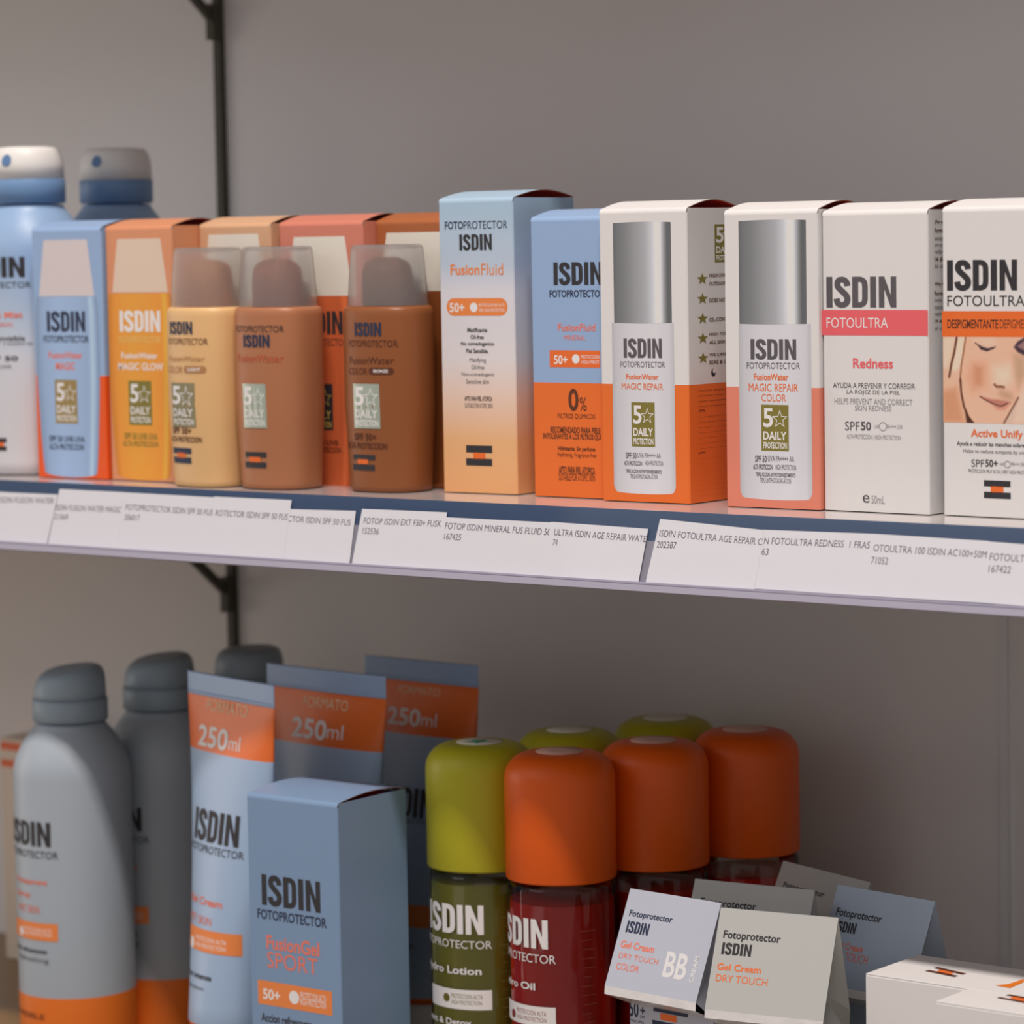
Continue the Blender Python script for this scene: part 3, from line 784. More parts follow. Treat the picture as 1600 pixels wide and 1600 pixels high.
class Printer:
    """puts 2D shapes (millimetres) on a surface: mapper(u, v, off) gives the point, u and v in metres"""
    def __init__(self, mb, mapper, curved=None): self.mb = mb; self.map = mapper; self.curved = curved
    def put(self, shape, m, layer, cols=None):
        v, f = shape
        if self.curved and cols is None: v, f = refine(v, f, self.curved)
        pts = [self.map(p[0] / 1000, p[1] / 1000, STEP * layer) for p in v]
        # faces look outwards (against the layer offset)
        if f:
            q = f[0]; a, b, c = (Vector(pts[q[i]]) for i in (0, 1, 2))
            n = (b - a).cross(c - a); o = Vector(self.map(v[q[0]][0] / 1000, v[q[0]][1] / 1000, 0.001)) - a
            if n.dot(o) < 0: f = [tuple(reversed(x)) for x in f]
        self.mb.add(pts, f, m, False, cols)
    def text(self, s, bold, bb, m, layer):
        v, f = text_mesh(s, bold); self.put((fit(v, *bb), f), m, layer)
    def badge(self, bb, base, w, layer):
        u0, v0, u1, v1 = bb; W, H = u1 - u0, v1 - v0; U_ = lambda x: u0 + W * x; V_ = lambda y: v0 + H * y
        self.put(gridrect(u0, v0, u1, v1, 4), base, layer)
        self.text('5', True, (U_(.07), V_(.51), U_(.44), V_(.93)), w, layer + 1)
        self.put(star_line(U_(.68), V_(.69), W * .30, W * .03), w, layer + 1)
        self.text('DAILY', True, (U_(.07), V_(.24), U_(.92), V_(.42)), w, layer + 1)
        self.text('PROTECTION', True, (U_(.07), V_(.05), U_(.93), V_(.19)), w, layer + 1)
    def run(self, items, skip=()):
        for it in items:
            k, s, u0, v0, u1, v1, c = it; bb = (u0, v0, u1, v1)
            if k in skip: continue
            if k in ('b', 't'): self.text(s, k == 'b', bb, ink(c), 4)
            elif k == 'L': self.put((fit(LOGO[0], *bb), LOGO[1]), ink(c), 4)
            elif k == 'L5':
                self.put((fit(LOGO[0], *bb), LOGO[1]), ink(c), 4)
            elif k == 'r': self.put(gridrect(*bb, 6), ink(c), 3)
            elif k == 'p':
                self.put(rrect(*bb, (v1 - v0) * .48), ink(c), 3)
                if s: self.text(s, True, (u0 + (u1 - u0) * .22, v0 + (v1 - v0) * .26, u1 - (u1 - u0) * .2, v1 - (v1 - v0) * .26), ink('white'), 4)
            elif k == 'c': r = (v1 - v0) / 2; self.put(disc(u1 - r, v0 + r, r), ink(c), 4)
            elif k == 'n': r = (v1 - v0) / 2; self.put(annulus((u0 + u1) / 2, v0 + r, r, r * .16), ink(c), 4)
            elif k == 'S': s_ = star(0, 0, 1); self.put((fit(s_[0], *bb), s_[1]), ink(c), 4)
            elif k == 'moon':
                r = (v1 - v0) / 2; cx, cy = (u0 + u1) / 2, v0 + r
                self.put(disc(cx, cy, r), ink(c), 3); self.put(disc(cx + r * .35, cy + r * .45, r * .62), ink('white'), 4)
            elif k == 'V':
                v, f = text_mesh(s, True); v = [(-p[1], p[0]) for p in v]; self.put((fit(v, *bb), f), ink(c), 4)
            elif k == 'B': self.badge(bb, ink(c), ink(s or 'white'), 3)
            elif k == 'trap':
                w = (u1 - u0) * .11
                self.put(([(u0, v0), (u1, v0), (u1 - w, v1), (u0 + w, v1)], [(0, 1, 2, 3)]), ink(c), 2)
            elif k == 'bbody':   # the pictured bottle: wide shoulders, narrower rounded foot
                w = (u1 - u0); n = 12; uc = (u0 + u1) / 2; pts = []; h = v1 - v0
                for i in range(n + 1):
                    t = i / n; k = .95 + .20 * min(1, t / .55) ** .7 if t < .9 else 1.15 - .05 * (t - .9) / .1
                    pts.append((uc - w * k / 2, v0 + h * t))
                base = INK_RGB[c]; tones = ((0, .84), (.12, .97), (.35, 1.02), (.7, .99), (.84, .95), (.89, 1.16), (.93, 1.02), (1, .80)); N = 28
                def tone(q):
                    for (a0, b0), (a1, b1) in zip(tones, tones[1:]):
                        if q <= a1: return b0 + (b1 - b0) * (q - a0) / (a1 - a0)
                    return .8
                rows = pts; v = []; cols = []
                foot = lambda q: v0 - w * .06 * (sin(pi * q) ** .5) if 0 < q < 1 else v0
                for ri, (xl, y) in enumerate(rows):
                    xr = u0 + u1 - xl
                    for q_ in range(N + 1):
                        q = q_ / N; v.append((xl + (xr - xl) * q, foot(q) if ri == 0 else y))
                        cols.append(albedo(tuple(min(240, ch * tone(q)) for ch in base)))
                f = [(a_ * (N + 1) + i, a_ * (N + 1) + i + 1, (a_ + 1) * (N + 1) + i + 1, (a_ + 1) * (N + 1) + i) for a_ in range(len(rows) - 1) for i in range(N)]
                self.put((v, f), picture_mat(), 1, cols)
            elif k == 'cap4':    # picture of a brushed metal cap
                stops = [(0, 96), (.06, 108), (.2, 120), (.38, 142), (.55, 160), (.66, 186), (.74, 214), (.82, 206), (.88, 140), (.93, 92), (1, 96)]
                n = 44; v = []; cols = []
                for i in range(n + 1):
                    t = i / n
                    for j in range(len(stops) - 1):
                        if stops[j][0] <= t <= stops[j + 1][0]:
                            q = (t - stops[j][0]) / (stops[j + 1][0] - stops[j][0]); g = stops[j][1] * (1 - q) + stops[j + 1][1] * q; break
                    col = albedo((g, g * .97, g * .985)); sag = .9 * (4 * t * (1 - t))
                    v += [(u0 + (u1 - u0) * t, v0 - sag * .3), (u0 + (u1 - u0) * t, v1 + sag * .4)]; cols += [col, col]
                self.put((v, [(2 * i, 2 * i + 2, 2 * i + 3, 2 * i + 1) for i in range(n)]), picture_mat(), 2, cols)
            elif k == 'body':    # picture of a white bottle under that cap
                stops = [(0, 170), (.07, 186), (.3, 198), (.7, 202), (.92, 196), (1, 178)]
                n = 36; v = []; cols = []
                for i in range(n + 1):
                    t = i / n
                    for j in range(len(stops) - 1):
                        if stops[j][0] <= t <= stops[j + 1][0]:
                            q = (t - stops[j][0]) / (stops[j + 1][0] - stops[j][0]); g = stops[j][1] * (1 - q) + stops[j + 1][1] * q; break
                    col = albedo((g, g * .955, g * .965)); e = min(t, 1 - t) * (u1 - u0); r = 2.6
                    cut = r - sqrt(max(0, r * r - (r - min(e, r)) ** 2))
                    v += [(u0 + (u1 - u0) * t, v0 + cut - .7 * (4 * t * (1 - t)) + .7), (u0 + (u1 - u0) * t, v1)]; cols += [col, col]
                self.put((v, [(2 * i, 2 * i + 2, 2 * i + 3, 2 * i + 1) for i in range(n)]), picture_mat(), 1, cols)

# ------------------------------------------------------------------ the setting: wall, uprights, shelves
WALL_Y = 0.22
mb = MB(); box(mb, -3.2, WALL_Y, -1.2, 2.2, WALL_Y + 0.06, 2.6, mat('wall_paint', (212, 204, 206), 0.8, 0.2, noise=0.012, scale=9, bump=0.15))
structure(mb.build('wall_back'))
mb = MB(); box(mb, -3.2, -4.2, -1.24, 2.2, WALL_Y, -1.2, mat('floor_tile', (170, 150, 136), 0.5, 0.4, noise=.04, scale=3))
structure(mb.build('floor'))
DARK = mat('upright_dark_metal', (62, 57, 46), 0.5, 0.3)
UPX = -0.3747
def upright(x):
    mb = MB(); w = 0.0026
    box(mb, x - w, WALL_Y - 0.004, -0.9, x + w, WALL_Y, 1.2, DARK)
    o = mb.build('shelf_upright')
    return tag(o, 'thin dark slotted metal upright running up the grey back wall', 'shelf upright')
upright(UPX)
mb = MB(); box(mb, 0.1180, WALL_Y - 0.002, -0.9, 0.1222, WALL_Y, -0.03, mat('pale_strip', (206, 197, 198), 0.7))
structure(mb.build('trim_1'))
def bracket(z, label):
    root = tag(empty('shelf_bracket', (UPX, WALL_Y - 0.004, z)), label, 'shelf bracket', 'shelf brackets on the upright')
    mb = MB(); box(mb, -0.002, -0.185, -0.016, 0.002, 0, -0.0012, DARK); mb.build('arm', root)
    mb = MB(); p0, p1, t = (0.0, -0.066), (-0.062, -0.016), 0.0032   # the strut from the upright up under the board
    mb.add([(x, y, z_) for x in (-.0018, .0018) for y, z_ in ((p0[0], p0[1]), (p1[0], p1[1]), (p1[0] + t * 2.2, p1[1]), (p0[0], p0[1] + t * 2))], [(0, 1, 2, 3), (7, 6, 5, 4), (0, 4, 5, 1), (1, 5, 6, 2), (2, 6, 7, 3), (3, 7, 4, 0)], DARK)
    mb.build('strut', root)
    mb = MB(); box(mb, -0.0028, -0.005, -0.072, 0.0028, 0, -0.052, DARK); mb.build('hook', root)
    return root
BOARD = mat('shelf_glossy_board', (170, 156, 152), 0.12, 0.6)
UNDER = mat('shelf_underside_bounce', (120, 92, 74), 0.6)  # brown sheet added under the boards to cut and warm bounce onto the wall
def board(z, y0, label, t=0.018):
    mb = MB(); box(mb, -2.2, y0, z - t, 1.4, WALL_Y - 0.001, z, BOARD if z > -.1 else WOOD)
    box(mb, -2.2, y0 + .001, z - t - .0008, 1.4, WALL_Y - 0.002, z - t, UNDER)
    o = mb.build('shelf_board'); o.location = (0, 0, 0)
    return tag(o, label, 'shelf')
board(0.0, 0.0, 'glossy shelf board carrying the row of upright cartons, behind the price labels')
board(0.32, 0.0, 'shelf board above the picture, held by the upper bracket')
WOOD = mat('shelf_brown_board', (128, 92, 54), 0.3, 0.5, noise=.12, scale=30)
board(-0.30, -0.05, 'brown bottom shelf board under the spray cans, tubes and bottles')
bracket(-0.019, 'dark bracket with a slanting strut under the shelf of upright cartons')
bracket(0.301, 'dark bracket with a slanting strut at the top of the picture')

# price rail on the shelf edge: a slanted channel, its front leaning out towards the foot
SL = 0.3
def rail_pt(u, t, off): return (u, -SL * t - off * 0.958 - 0.0006, -t - off * 0.287 * -1)
rail = tag(empty('price_rail', (0, 0, 0)), 'long price rail with blue top strip along the front of the upper shelf', 'price rail')
mb = MB()
def strip(mb, t0, t1, o0, o1, m, x0=-2.2, x1=1.4):
    v = [rail_pt(x, t, o) for x in (x0, x1) for t, o in ((t0, o0), (t1, o0), (t1, o1), (t0, o1))]
    mb.add(v, [(0, 1, 2, 3), (7, 6, 5, 4), (0, 4, 5, 1), (1, 5, 6, 2), (2, 6, 7, 3), (3, 7, 4, 0)], m)
strip(mb, 0.0, 0.0125, -0.0004, 0.0004, mat('rail_blue', (44, 62, 88), 0.4))
strip(mb, 0.0125, 0.0335, -0.0004, 0.0004, mat('rail_grey', (128, 120, 128), 0.45))
mb.build('back_channel', rail)
mb = MB(); strip(mb, 0.0300, 0.0338, 0.0004, 0.0040, mat('rail_lip', (150, 140, 152), 0.4))
strip(mb, 0.0303, 0.0309, 0.0040, 0.0042, mat('rail_groove', (140, 130, 146), 0.4))
mb.build('bottom_lip', rail)
mb = MB(); strip(mb, 0.0002, 0.0302, 0.0026, 0.0030, clear('rail_clear_cover', (0.98, 0.98, 0.99), 0.35)); mb.build('clear_cover', rail)

LAB = ['at the left edge of the picture, below the first spray can', 'below the blue carton, its text ending in MAGIC', 'numbered 206017 below the orange carton', 'starting ROTECTOR, below the tan bottle', 'starting CTOR, with its top set lower, below the bronze bottle',
  'numbered 152536 below the brown bottle', 'numbered 167425 below the blue and orange carton', 'ending in AGE REPAIR WATE', 'numbered 202387 right of the grey gap', 'ending in REDNESS 1 FRAS', 'numbered 71052 below the carton with the face', 'numbered 167422 at the right edge of the picture']
paper = mat('label_paper', (208, 198, 202), 0.6, 0.3, noise=0.01, scale=200)
label_ink = mat('label_ink', (92, 84, 92), 0.6, 0.2)
order = [0, 2, 1, 4, 3, 5, 6, 7, 9, 8, 10, 11]
for i, q in enumerate(DATA['labels']):
    off = 0.0005 + 0.00014 * order[i]
    mb = MB(); v = [(p[0], min(p[1], 29.95)) for p in q]
    a = [rail_pt(p[0] / 1000, p[1] / 1000, off) for p in v]; b = [rail_pt(p[0] / 1000, p[1] / 1000, off - 0.0001) for p in v]
    mb.add(a + b, [(0, 3, 2, 1), (4, 5, 6, 7), (0, 1, 5, 4), (1, 2, 6, 5), (2, 3, 7, 6), (3, 0, 4, 7)], paper)
    pr = Printer(mb, lambda u, t, o, off=off: rail_pt(u, t, off + o))
    for t, u0, t0, u1, t1 in DATA['labtx'][i]:
        tv, tf = text_mesh(t, False); hgt = 2.75; tr = t1 + hgt if len(t) > 8 else t0     # the lines run a little askew, as the labels were slipped in
        fv = [(p[0], t0 + (tr - t0) * (p[0] - u0) / (u1 - u0) - p[1]) for p in fit(tv, u0, 0, u1, hgt)]
        pr.put((fv, tf), label_ink, 2.5)
    o = mb.build('price_label')
    tag(o, 'white printed price label ' + LAB[i], 'price label', 'price labels on the rail')

# ------------------------------------------------------------------ cartons
CARD_IN = mat('carton_inside', (190, 40, 25), 0.8)
CARD_EDGE = mat('carton_raw_edge', (120, 84, 66), 0.8)
def carton(loc, rot, w, d, H, wall_m, items, label, cat='carton', group=None, split=None, low_m=None, bulge=0.0032, side_items=None, lid_m=None, name='sunscreen_carton', bev=0.0005):
    root = tag(empty(name, loc, rot), label, cat, group)
    mb = MB(); r = 0.0022; e = bev
    zt = H - r
    low_m = low_m or wall_m
    zs = [0.0004, split, zt] if split else [0.0004, zt]
    corner = [(e, 0), (w - e, 0), (w, e), (w, d - e), (w - e, d), (e, d), (0, d - e), (0, e)]
    for i in range(len(zs) - 1):
        v = [(x, y, zs[i]) for x, y in corner] + [(x, y, zs[i + 1]) for x, y in corner]
        mb.add(v, [(j, (j + 1) % 8, 8 + (j + 1) % 8, 8 + j) for j in range(8)], low_m if (split and i == 0) else wall_m)
    mb.add([(x, y, 0.0004) for x, y in corner], [tuple(range(7, -1, -1))], low_m)
    # inside flap just under the lid, and the side walls up to their raw edge
    mb.add([(x, y, zt - 0.0012) for x, y in corner], [tuple(range(8))], CARD_IN)
    for x in (0, w - 0.0004):
        box(mb, x, 0.0012, zt, x + 0.0004, d - 0.0006, H - 0.0005, wall_m)
    if items:
        pr = Printer(mb, lambda u, v, o: (u, -o, v)); pr.run([i for i in items if i[0] not in ('band', 'pic')])
    if side_items:
        pr = Printer(mb, lambda u, v, o: (w + o, u, v)); pr.run(side_items)
    body = mb.build('carton_body', root)
    # tuck lid: rolled front fold, then a springy panel back to the rear edge
    mb = MB(); prof = [(0.0, zt)] + [(r - r * cos(a), zt + r * sin(a)) for a in (radians(k) for k in (18, 36, 54, 72, 90))]
    n = 12; y0 = r
    prof += [(y0 + (d - y0) * k / n, H + bulge * sin(pi * k / n)) for k in range(1, n + 1)]
    th = 0.00035; xa, xb = 0.0002, w - 0.0002
    inn = []
    for i, p in enumerate(prof):
        a = prof[max(0, i - 1)]; b = prof[min(len(prof) - 1, i + 1)]; L = sqrt((b[0] - a[0]) ** 2 + (b[1] - a[1]) ** 2) or 1
        inn.append((p[0] + (b[1] - a[1]) / L * th, p[1] - (b[0] - a[0]) / L * th))
    k = len(prof)
    v = [(xa, *p) for p in prof] + [(xb, *p) for p in prof]
    lm = lid_m or wall_m
    mb.add(v, [(i, k + i, k + i + 1, i + 1) for i in range(k - 1)], lm, True)
    v = [(xa, *p) for p in inn] + [(xb, *p) for p in inn]
    mb.add(v, [(i, i + 1, k + i + 1, k + i) for i in range(k - 1)], CARD_IN, True)
    for x, fl in ((xa, 0), (xb, 1)):
        v = [(x, *p) for p in prof] + [(x, *p) for p in inn]
        mb.add(v, [(i, i + 1, k + i + 1, k + i) if fl else (i, k + i, k + i + 1, i + 1) for i in range(k - 1)], CARD_EDGE if bulge > .001 else lm)
    mb.build('tuck_lid', root)
    return root
M_WHITE = mat('card_white', (206, 194, 190), 0.5, 0.3, noise=0.008, scale=300)
M_SKY = mat('card_sky', (136, 154, 184), 0.45, 0.35)
M_FLAME = mat('card_flame', (240, 98, 38), 0.45, 0.35)
M_RED = mat('card_red_orange', (222, 78, 28), 0.45, 0.35)
M_PEACH = mat('card_peach', (200, 128, 92), 0.45, 0.35)
M_TAN = mat('card_tan', (200, 150, 116), 0.45, 0.35)
M_CORAL = mat('card_coral', (196, 114, 94), 0.45, 0.35)
M_BROWN = mat('card_brown', (160, 88, 50), 0.45, 0.35)
M_SALMON = mat('card_salmon', (206, 116, 94), 0.45, 0.35)
M_FADE = ramp_mat('card_blue_to_peach_fade', [(0.0, (238, 148, 98)), (0.024, (236, 156, 108)), (0.046, (218, 180, 164)), (0.062, (206, 192, 190)), (0.092, (200, 190, 194)), (0.104, (172, 176, 188)), (0.13, (156, 172, 188))])
GC = 'upright cartons on the upper shelf'
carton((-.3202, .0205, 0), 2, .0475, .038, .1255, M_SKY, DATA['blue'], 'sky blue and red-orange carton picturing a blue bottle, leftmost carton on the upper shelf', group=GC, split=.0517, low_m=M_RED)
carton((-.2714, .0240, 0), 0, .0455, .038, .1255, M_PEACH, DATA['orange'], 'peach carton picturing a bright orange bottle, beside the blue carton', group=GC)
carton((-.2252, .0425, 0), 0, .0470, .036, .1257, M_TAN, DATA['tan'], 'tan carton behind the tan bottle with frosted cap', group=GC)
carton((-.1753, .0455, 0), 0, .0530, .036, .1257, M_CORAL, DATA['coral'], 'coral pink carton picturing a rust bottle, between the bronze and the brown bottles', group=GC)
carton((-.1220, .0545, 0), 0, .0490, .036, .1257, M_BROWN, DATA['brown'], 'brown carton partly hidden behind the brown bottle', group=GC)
carton((-.069, .037, 0), 3, .0415, .049, .1347, M_FADE, DATA['FF'], 'tallest carton, fading from pale blue over white to peach, right of the brown bottle', group=GC)
carton((-.0165, .0375, 0), 0, .0420, .040, .1253, M_SKY, DATA['min'], 'sky blue carton with orange lower half marked 0%', group=GC, split=.0514, low_m=M_FLAME)
carton((.0262, .0315, 0), .5, .0465, .040, .1280, M_WHITE, DATA['MR'], 'white and bright orange carton picturing a silver capped bottle', group=GC, split=.0516, low_m=M_FLAME, side_items=DATA['MRside'])
carton((.0935, .0295, 0), 1, .0466, .040, .1262, M_WHITE, DATA['MRC'], 'white and salmon carton picturing a silver capped bottle, left of the pink-banded carton', group=GC, split=.0514, low_m=M_SALMON)
carton((.1405, .033, 0), -1.5, .0515, .042, .1250, M_WHITE, DATA['RED'], 'white carton with a pink band reading FOTOULTRA', group=GC, side_items=DATA['REDside'])
act = carton((.197, .0345, 0), -2, .0530, .040, .1254, M_WHITE, DATA['ACT'], 'white carton with an orange band above a photo of a face', group=GC)

# the photograph printed on the rightmost carton, painted on a fine grid of ink
def inside(p, P):
    c = False; j = len(P) - 1
    for i in range(len(P)):
        if (P[i][1] > p[1]) != (P[j][1] > p[1]) and p[0] < (P[j][0] - P[i][0]) * (p[1] - P[i][1]) / (P[j][1] - P[i][1]) + P[i][0]: c = not c
        j = i
    return c
def seg_dist(p, P, closed):
    d = 1e9; n = len(P)
    for i in range(n if closed else n - 1):
        a = P[i]; b = P[(i + 1) % n]; vx, vy = b[0] - a[0], b[1] - a[1]; L = vx * vx + vy * vy or 1e-9
        t = max(0, min(1, ((p[0] - a[0]) * vx + (p[1] - a[1]) * vy) / L)); d = min(d, (p[0] - a[0] - vx * t) ** 2 + (p[1] - a[1] - vy * t) ** 2)
    return sqrt(d)
def picture(parent):
    u0, v0, u1, v1 = 0.15, 38.1, 52.8, 72.95
    mb = MB(); nx, ny = 132, 100; v = []; cols = []
    for j in range(ny + 1):
        for i in range(nx + 1):
            p = (u0 + (u1 - u0) * i / nx, v0 + (v1 - v0) * j / ny); c = [216, 164, 138]
            for kind, rgb, soft, P in DATA['face']:
                xs = [q[0] for q in P]; ys = [q[1] for q in P]; pad = soft * 2
                if p[0] < min(xs) - pad or p[0] > max(xs) + pad or p[1] < min(ys) - pad or p[1] > max(ys) + pad: continue
                if kind == 'p':
                    d = seg_dist(p, P, True); d = -d if inside(p, P) else d
                    a = max(0, min(1, 0.5 - d / soft / 2))
                else:
                    a = max(0, min(1, 1.5 - seg_dist(p, P, False) / soft * 1.2))
                a = a * a * (3 - 2 * a); a *= .92
                c = [x * (1 - a) + y * a for x, y in zip(c, rgb)]
            v.append(p); cols.append(albedo(c))
    f = gridrect(u0, v0, u1, v1, nx, ny)[1]
    Printer(mb, lambda u, v_, o: (u, -o, v_)).put((v, f), picture_mat(), 2, cols)
    o = mb.build('printed_photo', parent); o['label'] = 'printed photo of a face resting on a hand'
picture(act)

# ------------------------------------------------------------------ small bottles with frosted caps
def taper(z): return 1 - .10 * max(0, min(1, (.04 - z) / .04))
BA, BB_, BN = .0212, .017, 2.6
def bottle(loc, rot, mbody, mneck, items, label, mcap):
    root = tag(empty('sunscreen_bottle', loc, rot), label, 'bottle', 'small bottles with frosted caps on the upper shelf')
    mb = MB(); rings = []
    for z, k in ((.0003, .86), (.0012, .90), (.003, None), (.010, None), (.020, None), (.030, None), (.040, None), (.060, None), (.0815, None), (.0838, .985), (.0852, .955), (.0858, .91)):
        k = taper(z) if k is None else k
        rings.append(ring(BA * k, BB_ * k, z, BN, 56))
    loft(mb, rings, mbody)
    def surf(u, v, o):
        k = taper(v); x = u / (BA * k); x = max(-.995, min(.995, x))
        y = -BB_ * k * (1 - abs(x) ** BN) ** (1 / BN)
        nx = abs(x) ** (BN - 1) * math.copysign(1, x) / (BA * k); ny = -(abs(y) / (BB_ * k)) ** (BN - 1) / (BB_ * k)
        L = sqrt(nx * nx + ny * ny); o = o + 0.00012
        return (x * BA * k + nx / L * o, y + ny / L * o, v)
    pr = Printer(mb, surf, .0015 * 1000)
    pr.run([i for i in items if i[0] != 'B'])
    weld(mb.build('bottle_body', root))
    mb = MB(); pr = Printer(mb, surf, 1.5)
    pr.run([i for i in items if i[0] == 'B']); bd = mb.build('foil_badge', root); bd['label'] = 'foil badge with a star'
    # neck and inner plug, seen blurred through the cap
    mb = MB(); lathe(mb, [(.0118, .0855), (.0118, .1000), (.0112, .1035), (.0095, .1062), (.0060, .1080), (.002, .1084)], mneck, 32); weld(mb.build('neck', root))
    mb = MB(); a, b = BA * .895, BB_ * .895
    prof = [(1.0, .0860), (.99, .088), (.955, .098), (.905, .110), (.885, .1126), (.85, .1138), (.80, .1141)]
    rings = [ring(a * k, b * k, z, BN, 56) for k, z in prof]
    t = .0013; inner = [ring(a * k - t, b * k - t, z - (t if i > 3 else 0), BN, 56) for i, (k, z) in enumerate(prof)]
    loft(mb, rings + inner[::-1], mcap, False, False)
    mb.add(rings[-1], [tuple(range(56))], mcap); mb.add(inner[-1], [tuple(range(55, -1, -1))], mcap)
    # the loft between the top ring and the inner top ring is the cap's closed crown
    weld(mb.build('frosted_cap', root))
    return root
BT = {'tan': (-0.201, 0.0225, -8), 'bronze': (-0.159, 0.0258, 0), 'brown': (-0.0992, 0.0356, 0)}
CAPM = frosted('frosted_plastic', (250, 238, 230))
bottle((-.2010, .0225, 0), BT['tan'][2], mat('plastic_wheat', (206, 158, 108), 0.42, 0.4), mat('neck_tan', (178, 112, 66), 0.5), DATA['b_tan'], 'wheat tan bottle with frosted cap, beside the peach carton', CAPM)
bottle((-.1590, .0258, 0), BT['bronze'][2], mat('plastic_bronze', (158, 98, 66), 0.42, 0.4), mat('neck_bronze', (142, 72, 42), 0.5), DATA['b_bronze'], 'light brown bottle with frosted cap, in front of the coral pink carton', CAPM)
bottle((-.0992, .0356, 0), BT['brown'][2], mat('plastic_brown', (130, 72, 38), 0.42, 0.4), mat('neck_brown', (104, 52, 26), 0.5), DATA['b_brown'], 'dark brown bottle with frosted cap marked BRONZE, left of the tallest carton', CAPM)

# ------------------------------------------------------------------ spray cans
def can_body(H, bands, items, th0, root, r=.0302, cr=.0193):
    mb = MB()
    prof = [(.0275, .0004), (.0295, .003), (r, .007)]
    mats = []
    cuts = sorted(set([b[0] for b in bands if .007 < b[0] < H - .058]))
    prof += [(r, c) for c in cuts]
    prof += [(r, H - .057), (.0297, H - .052), (.0285, H - .0478), (.0262, H - .0425), (.0235, H - .038), (.0205, H - .034), (.0185, H - .0315), (.0180, H - .0300), (.0150, H - .0295)]
    def band_mat(z):
        m = bands[0][1]
        for b in bands:
            if z >= b[0] - 1e-6: m = b[1]
        return m
    mats = [band_mat((prof[i][1] + prof[i + 1][1]) / 2) for i in range(len(prof) - 1)]
    lathe(mb, prof, mats, 72)
    def surf(u, v, o):
        a = radians(th0) + u / r; rr = r + o + .00010
        return (rr * sin(a), -rr * cos(a), v)
    if items: Printer(mb, surf, 1.6).run([i for i in items if i[0] != 'band'])
    return weld(mb.build('can_body', root))
def can_cap_flat(H, root, m_top, m_col, cr=.0193):
    mb = MB(); lathe(mb, [(.0170, H - .0292), (cr, H - .0288), (cr, H - .0172), (.0190, H - .0168)], m_col, 64); weld(mb.build('cap_collar', root))
    mb = MB(); lathe(mb, [(cr * .985, H - .0167), (cr * .97, H - .0085), (.0178, H - .0045), (.0163, H - .0015), (.0150, H - .0005), (.011, H)], m_top, 64); top = weld(mb.build('spray_cap', root))
    mb = MB(); n = 20; a0 = radians(13); z0 = H - .0072; rr = .0192
    v = []; 
    for k, (rad, off) in enumerate(((.0030, 0.0003), (.0022, 0.0003), (.0020, 0.00025))):
        for i in range(n):
            t = 2 * pi * i / n; a = a0 + rad * cos(t) / rr; z = z0 + rad * sin(t); R0 = .0188 - max(0, (z - (H - .0085))) * .3 + off
            v.append((R0 * sin(a), -R0 * cos(a), z))
    f = [(k * n + i, k * n + (i + 1) % n, (k + 1) * n + (i + 1) % n, (k + 1) * n + i) for k in range(2) for i in range(n)] + [tuple(2 * n + i for i in range(n))]
    mb.add(v, f, mat('nozzle_blue', (84, 110, 146), 0.5)); mb.build('nozzle', top)
def can_cap_slant(H, root, m, cr=.0193, tilt=1.0):
    mb = MB(); lathe(mb, [(.0170, H - .0292), (cr, H - .0288), (cr, H - .0182), (.0188, H - .0178)], m, 64); weld(mb.build('cap_collar', root))
    mb = MB(); n = 64; rings = []
    for r_, dz in ((.0186, None), (.0184, -.0085), (.0180, -.0055), (.0172, -.0032), (.0158, -.0014), (.0138, -.0004), (.010, .0002), (.004, .0004)):
        rg = []
        for i in range(n):
            t = 2 * pi * i / n; x, y = r_ * cos(t), r_ * sin(t)
            s = (x * .50 + y * .86) / .0186          # the crown drops towards the front, where the finger presses
            z = H - .0177 if dz is None else H - .0022 + dz + tilt * (.0024 * s - .0022 * max(0, -s) ** 2) - (.0006 if r_ < .012 else 0)
            rg.append((x, y, z))
        rings.append(rg)
    loft(mb, rings, m); weld(mb.build('spray_cap', root))
M_CANBLUE = ramp_mat('can_blue_to_white_fade', [(0.0, (200, 190, 190)), (0.060, (192, 186, 190)), (0.085, (160, 168, 184)), (0.110, (134, 152, 180)), (0.167, (134, 156, 184))], rough=.4)
M_CANPALE = mat('can_pale_blue', (150, 152, 158), 0.38, 0.45)
M_CANOR = mat('can_orange', (232, 104, 34), 0.38, 0.45)
M_CAPGREY = mat('cap_grey_blue', (134, 142, 150), 0.45, 0.4)
M_CAPWHITE = mat('cap_white', (212, 204, 194), 0.42, 0.4)
M_COLLAR = mat('collar_blue', (104, 130, 164), 0.42, 0.4)
GS = 'white capped spray cans on the upper shelf'
r = tag(empty('spray_can', (-.3535, .0503, 0)), 'blue and white spray can with white cap, cut by the left picture edge', 'spray can', GS)
can_body(.1672, [(0, M_CANBLUE)], DATA['canA'], -10, r); can_cap_flat(.1672, r, M_CAPWHITE, M_COLLAR)
r = tag(empty('spray_can', (-.3520, .1125, 0)), 'blue spray can with white cap behind the blue carton', 'spray can', GS)
can_body(.1672, [(0, M_CANBLUE)], None, -10, r); can_cap_flat(.1672, r, M_CAPWHITE, M_COLLAR)
GL = 'pale spray cans with slanted caps on the lower shelf'
for (x, y, lab, it) in ((-.3245, .042, 'pale spray can with orange foot, the foremost on the lower left', True), (-.3160, .0985, 'pale spray can standing second, behind the foremost can', True), (-.3000, .1505, 'spray can of which only the grey cap shows behind the tubes', False)):
    r = tag(empty('spray_can', (x, y, -.30)), lab, 'spray can', GL)
    can_body(.203, [(0, M_CANOR), (.0349, M_CANPALE)], DATA['canC'] if it else None, -25, r); can_cap_slant(.203, r, M_CAPGREY, tilt=1.0 if x < -.315 else .35)

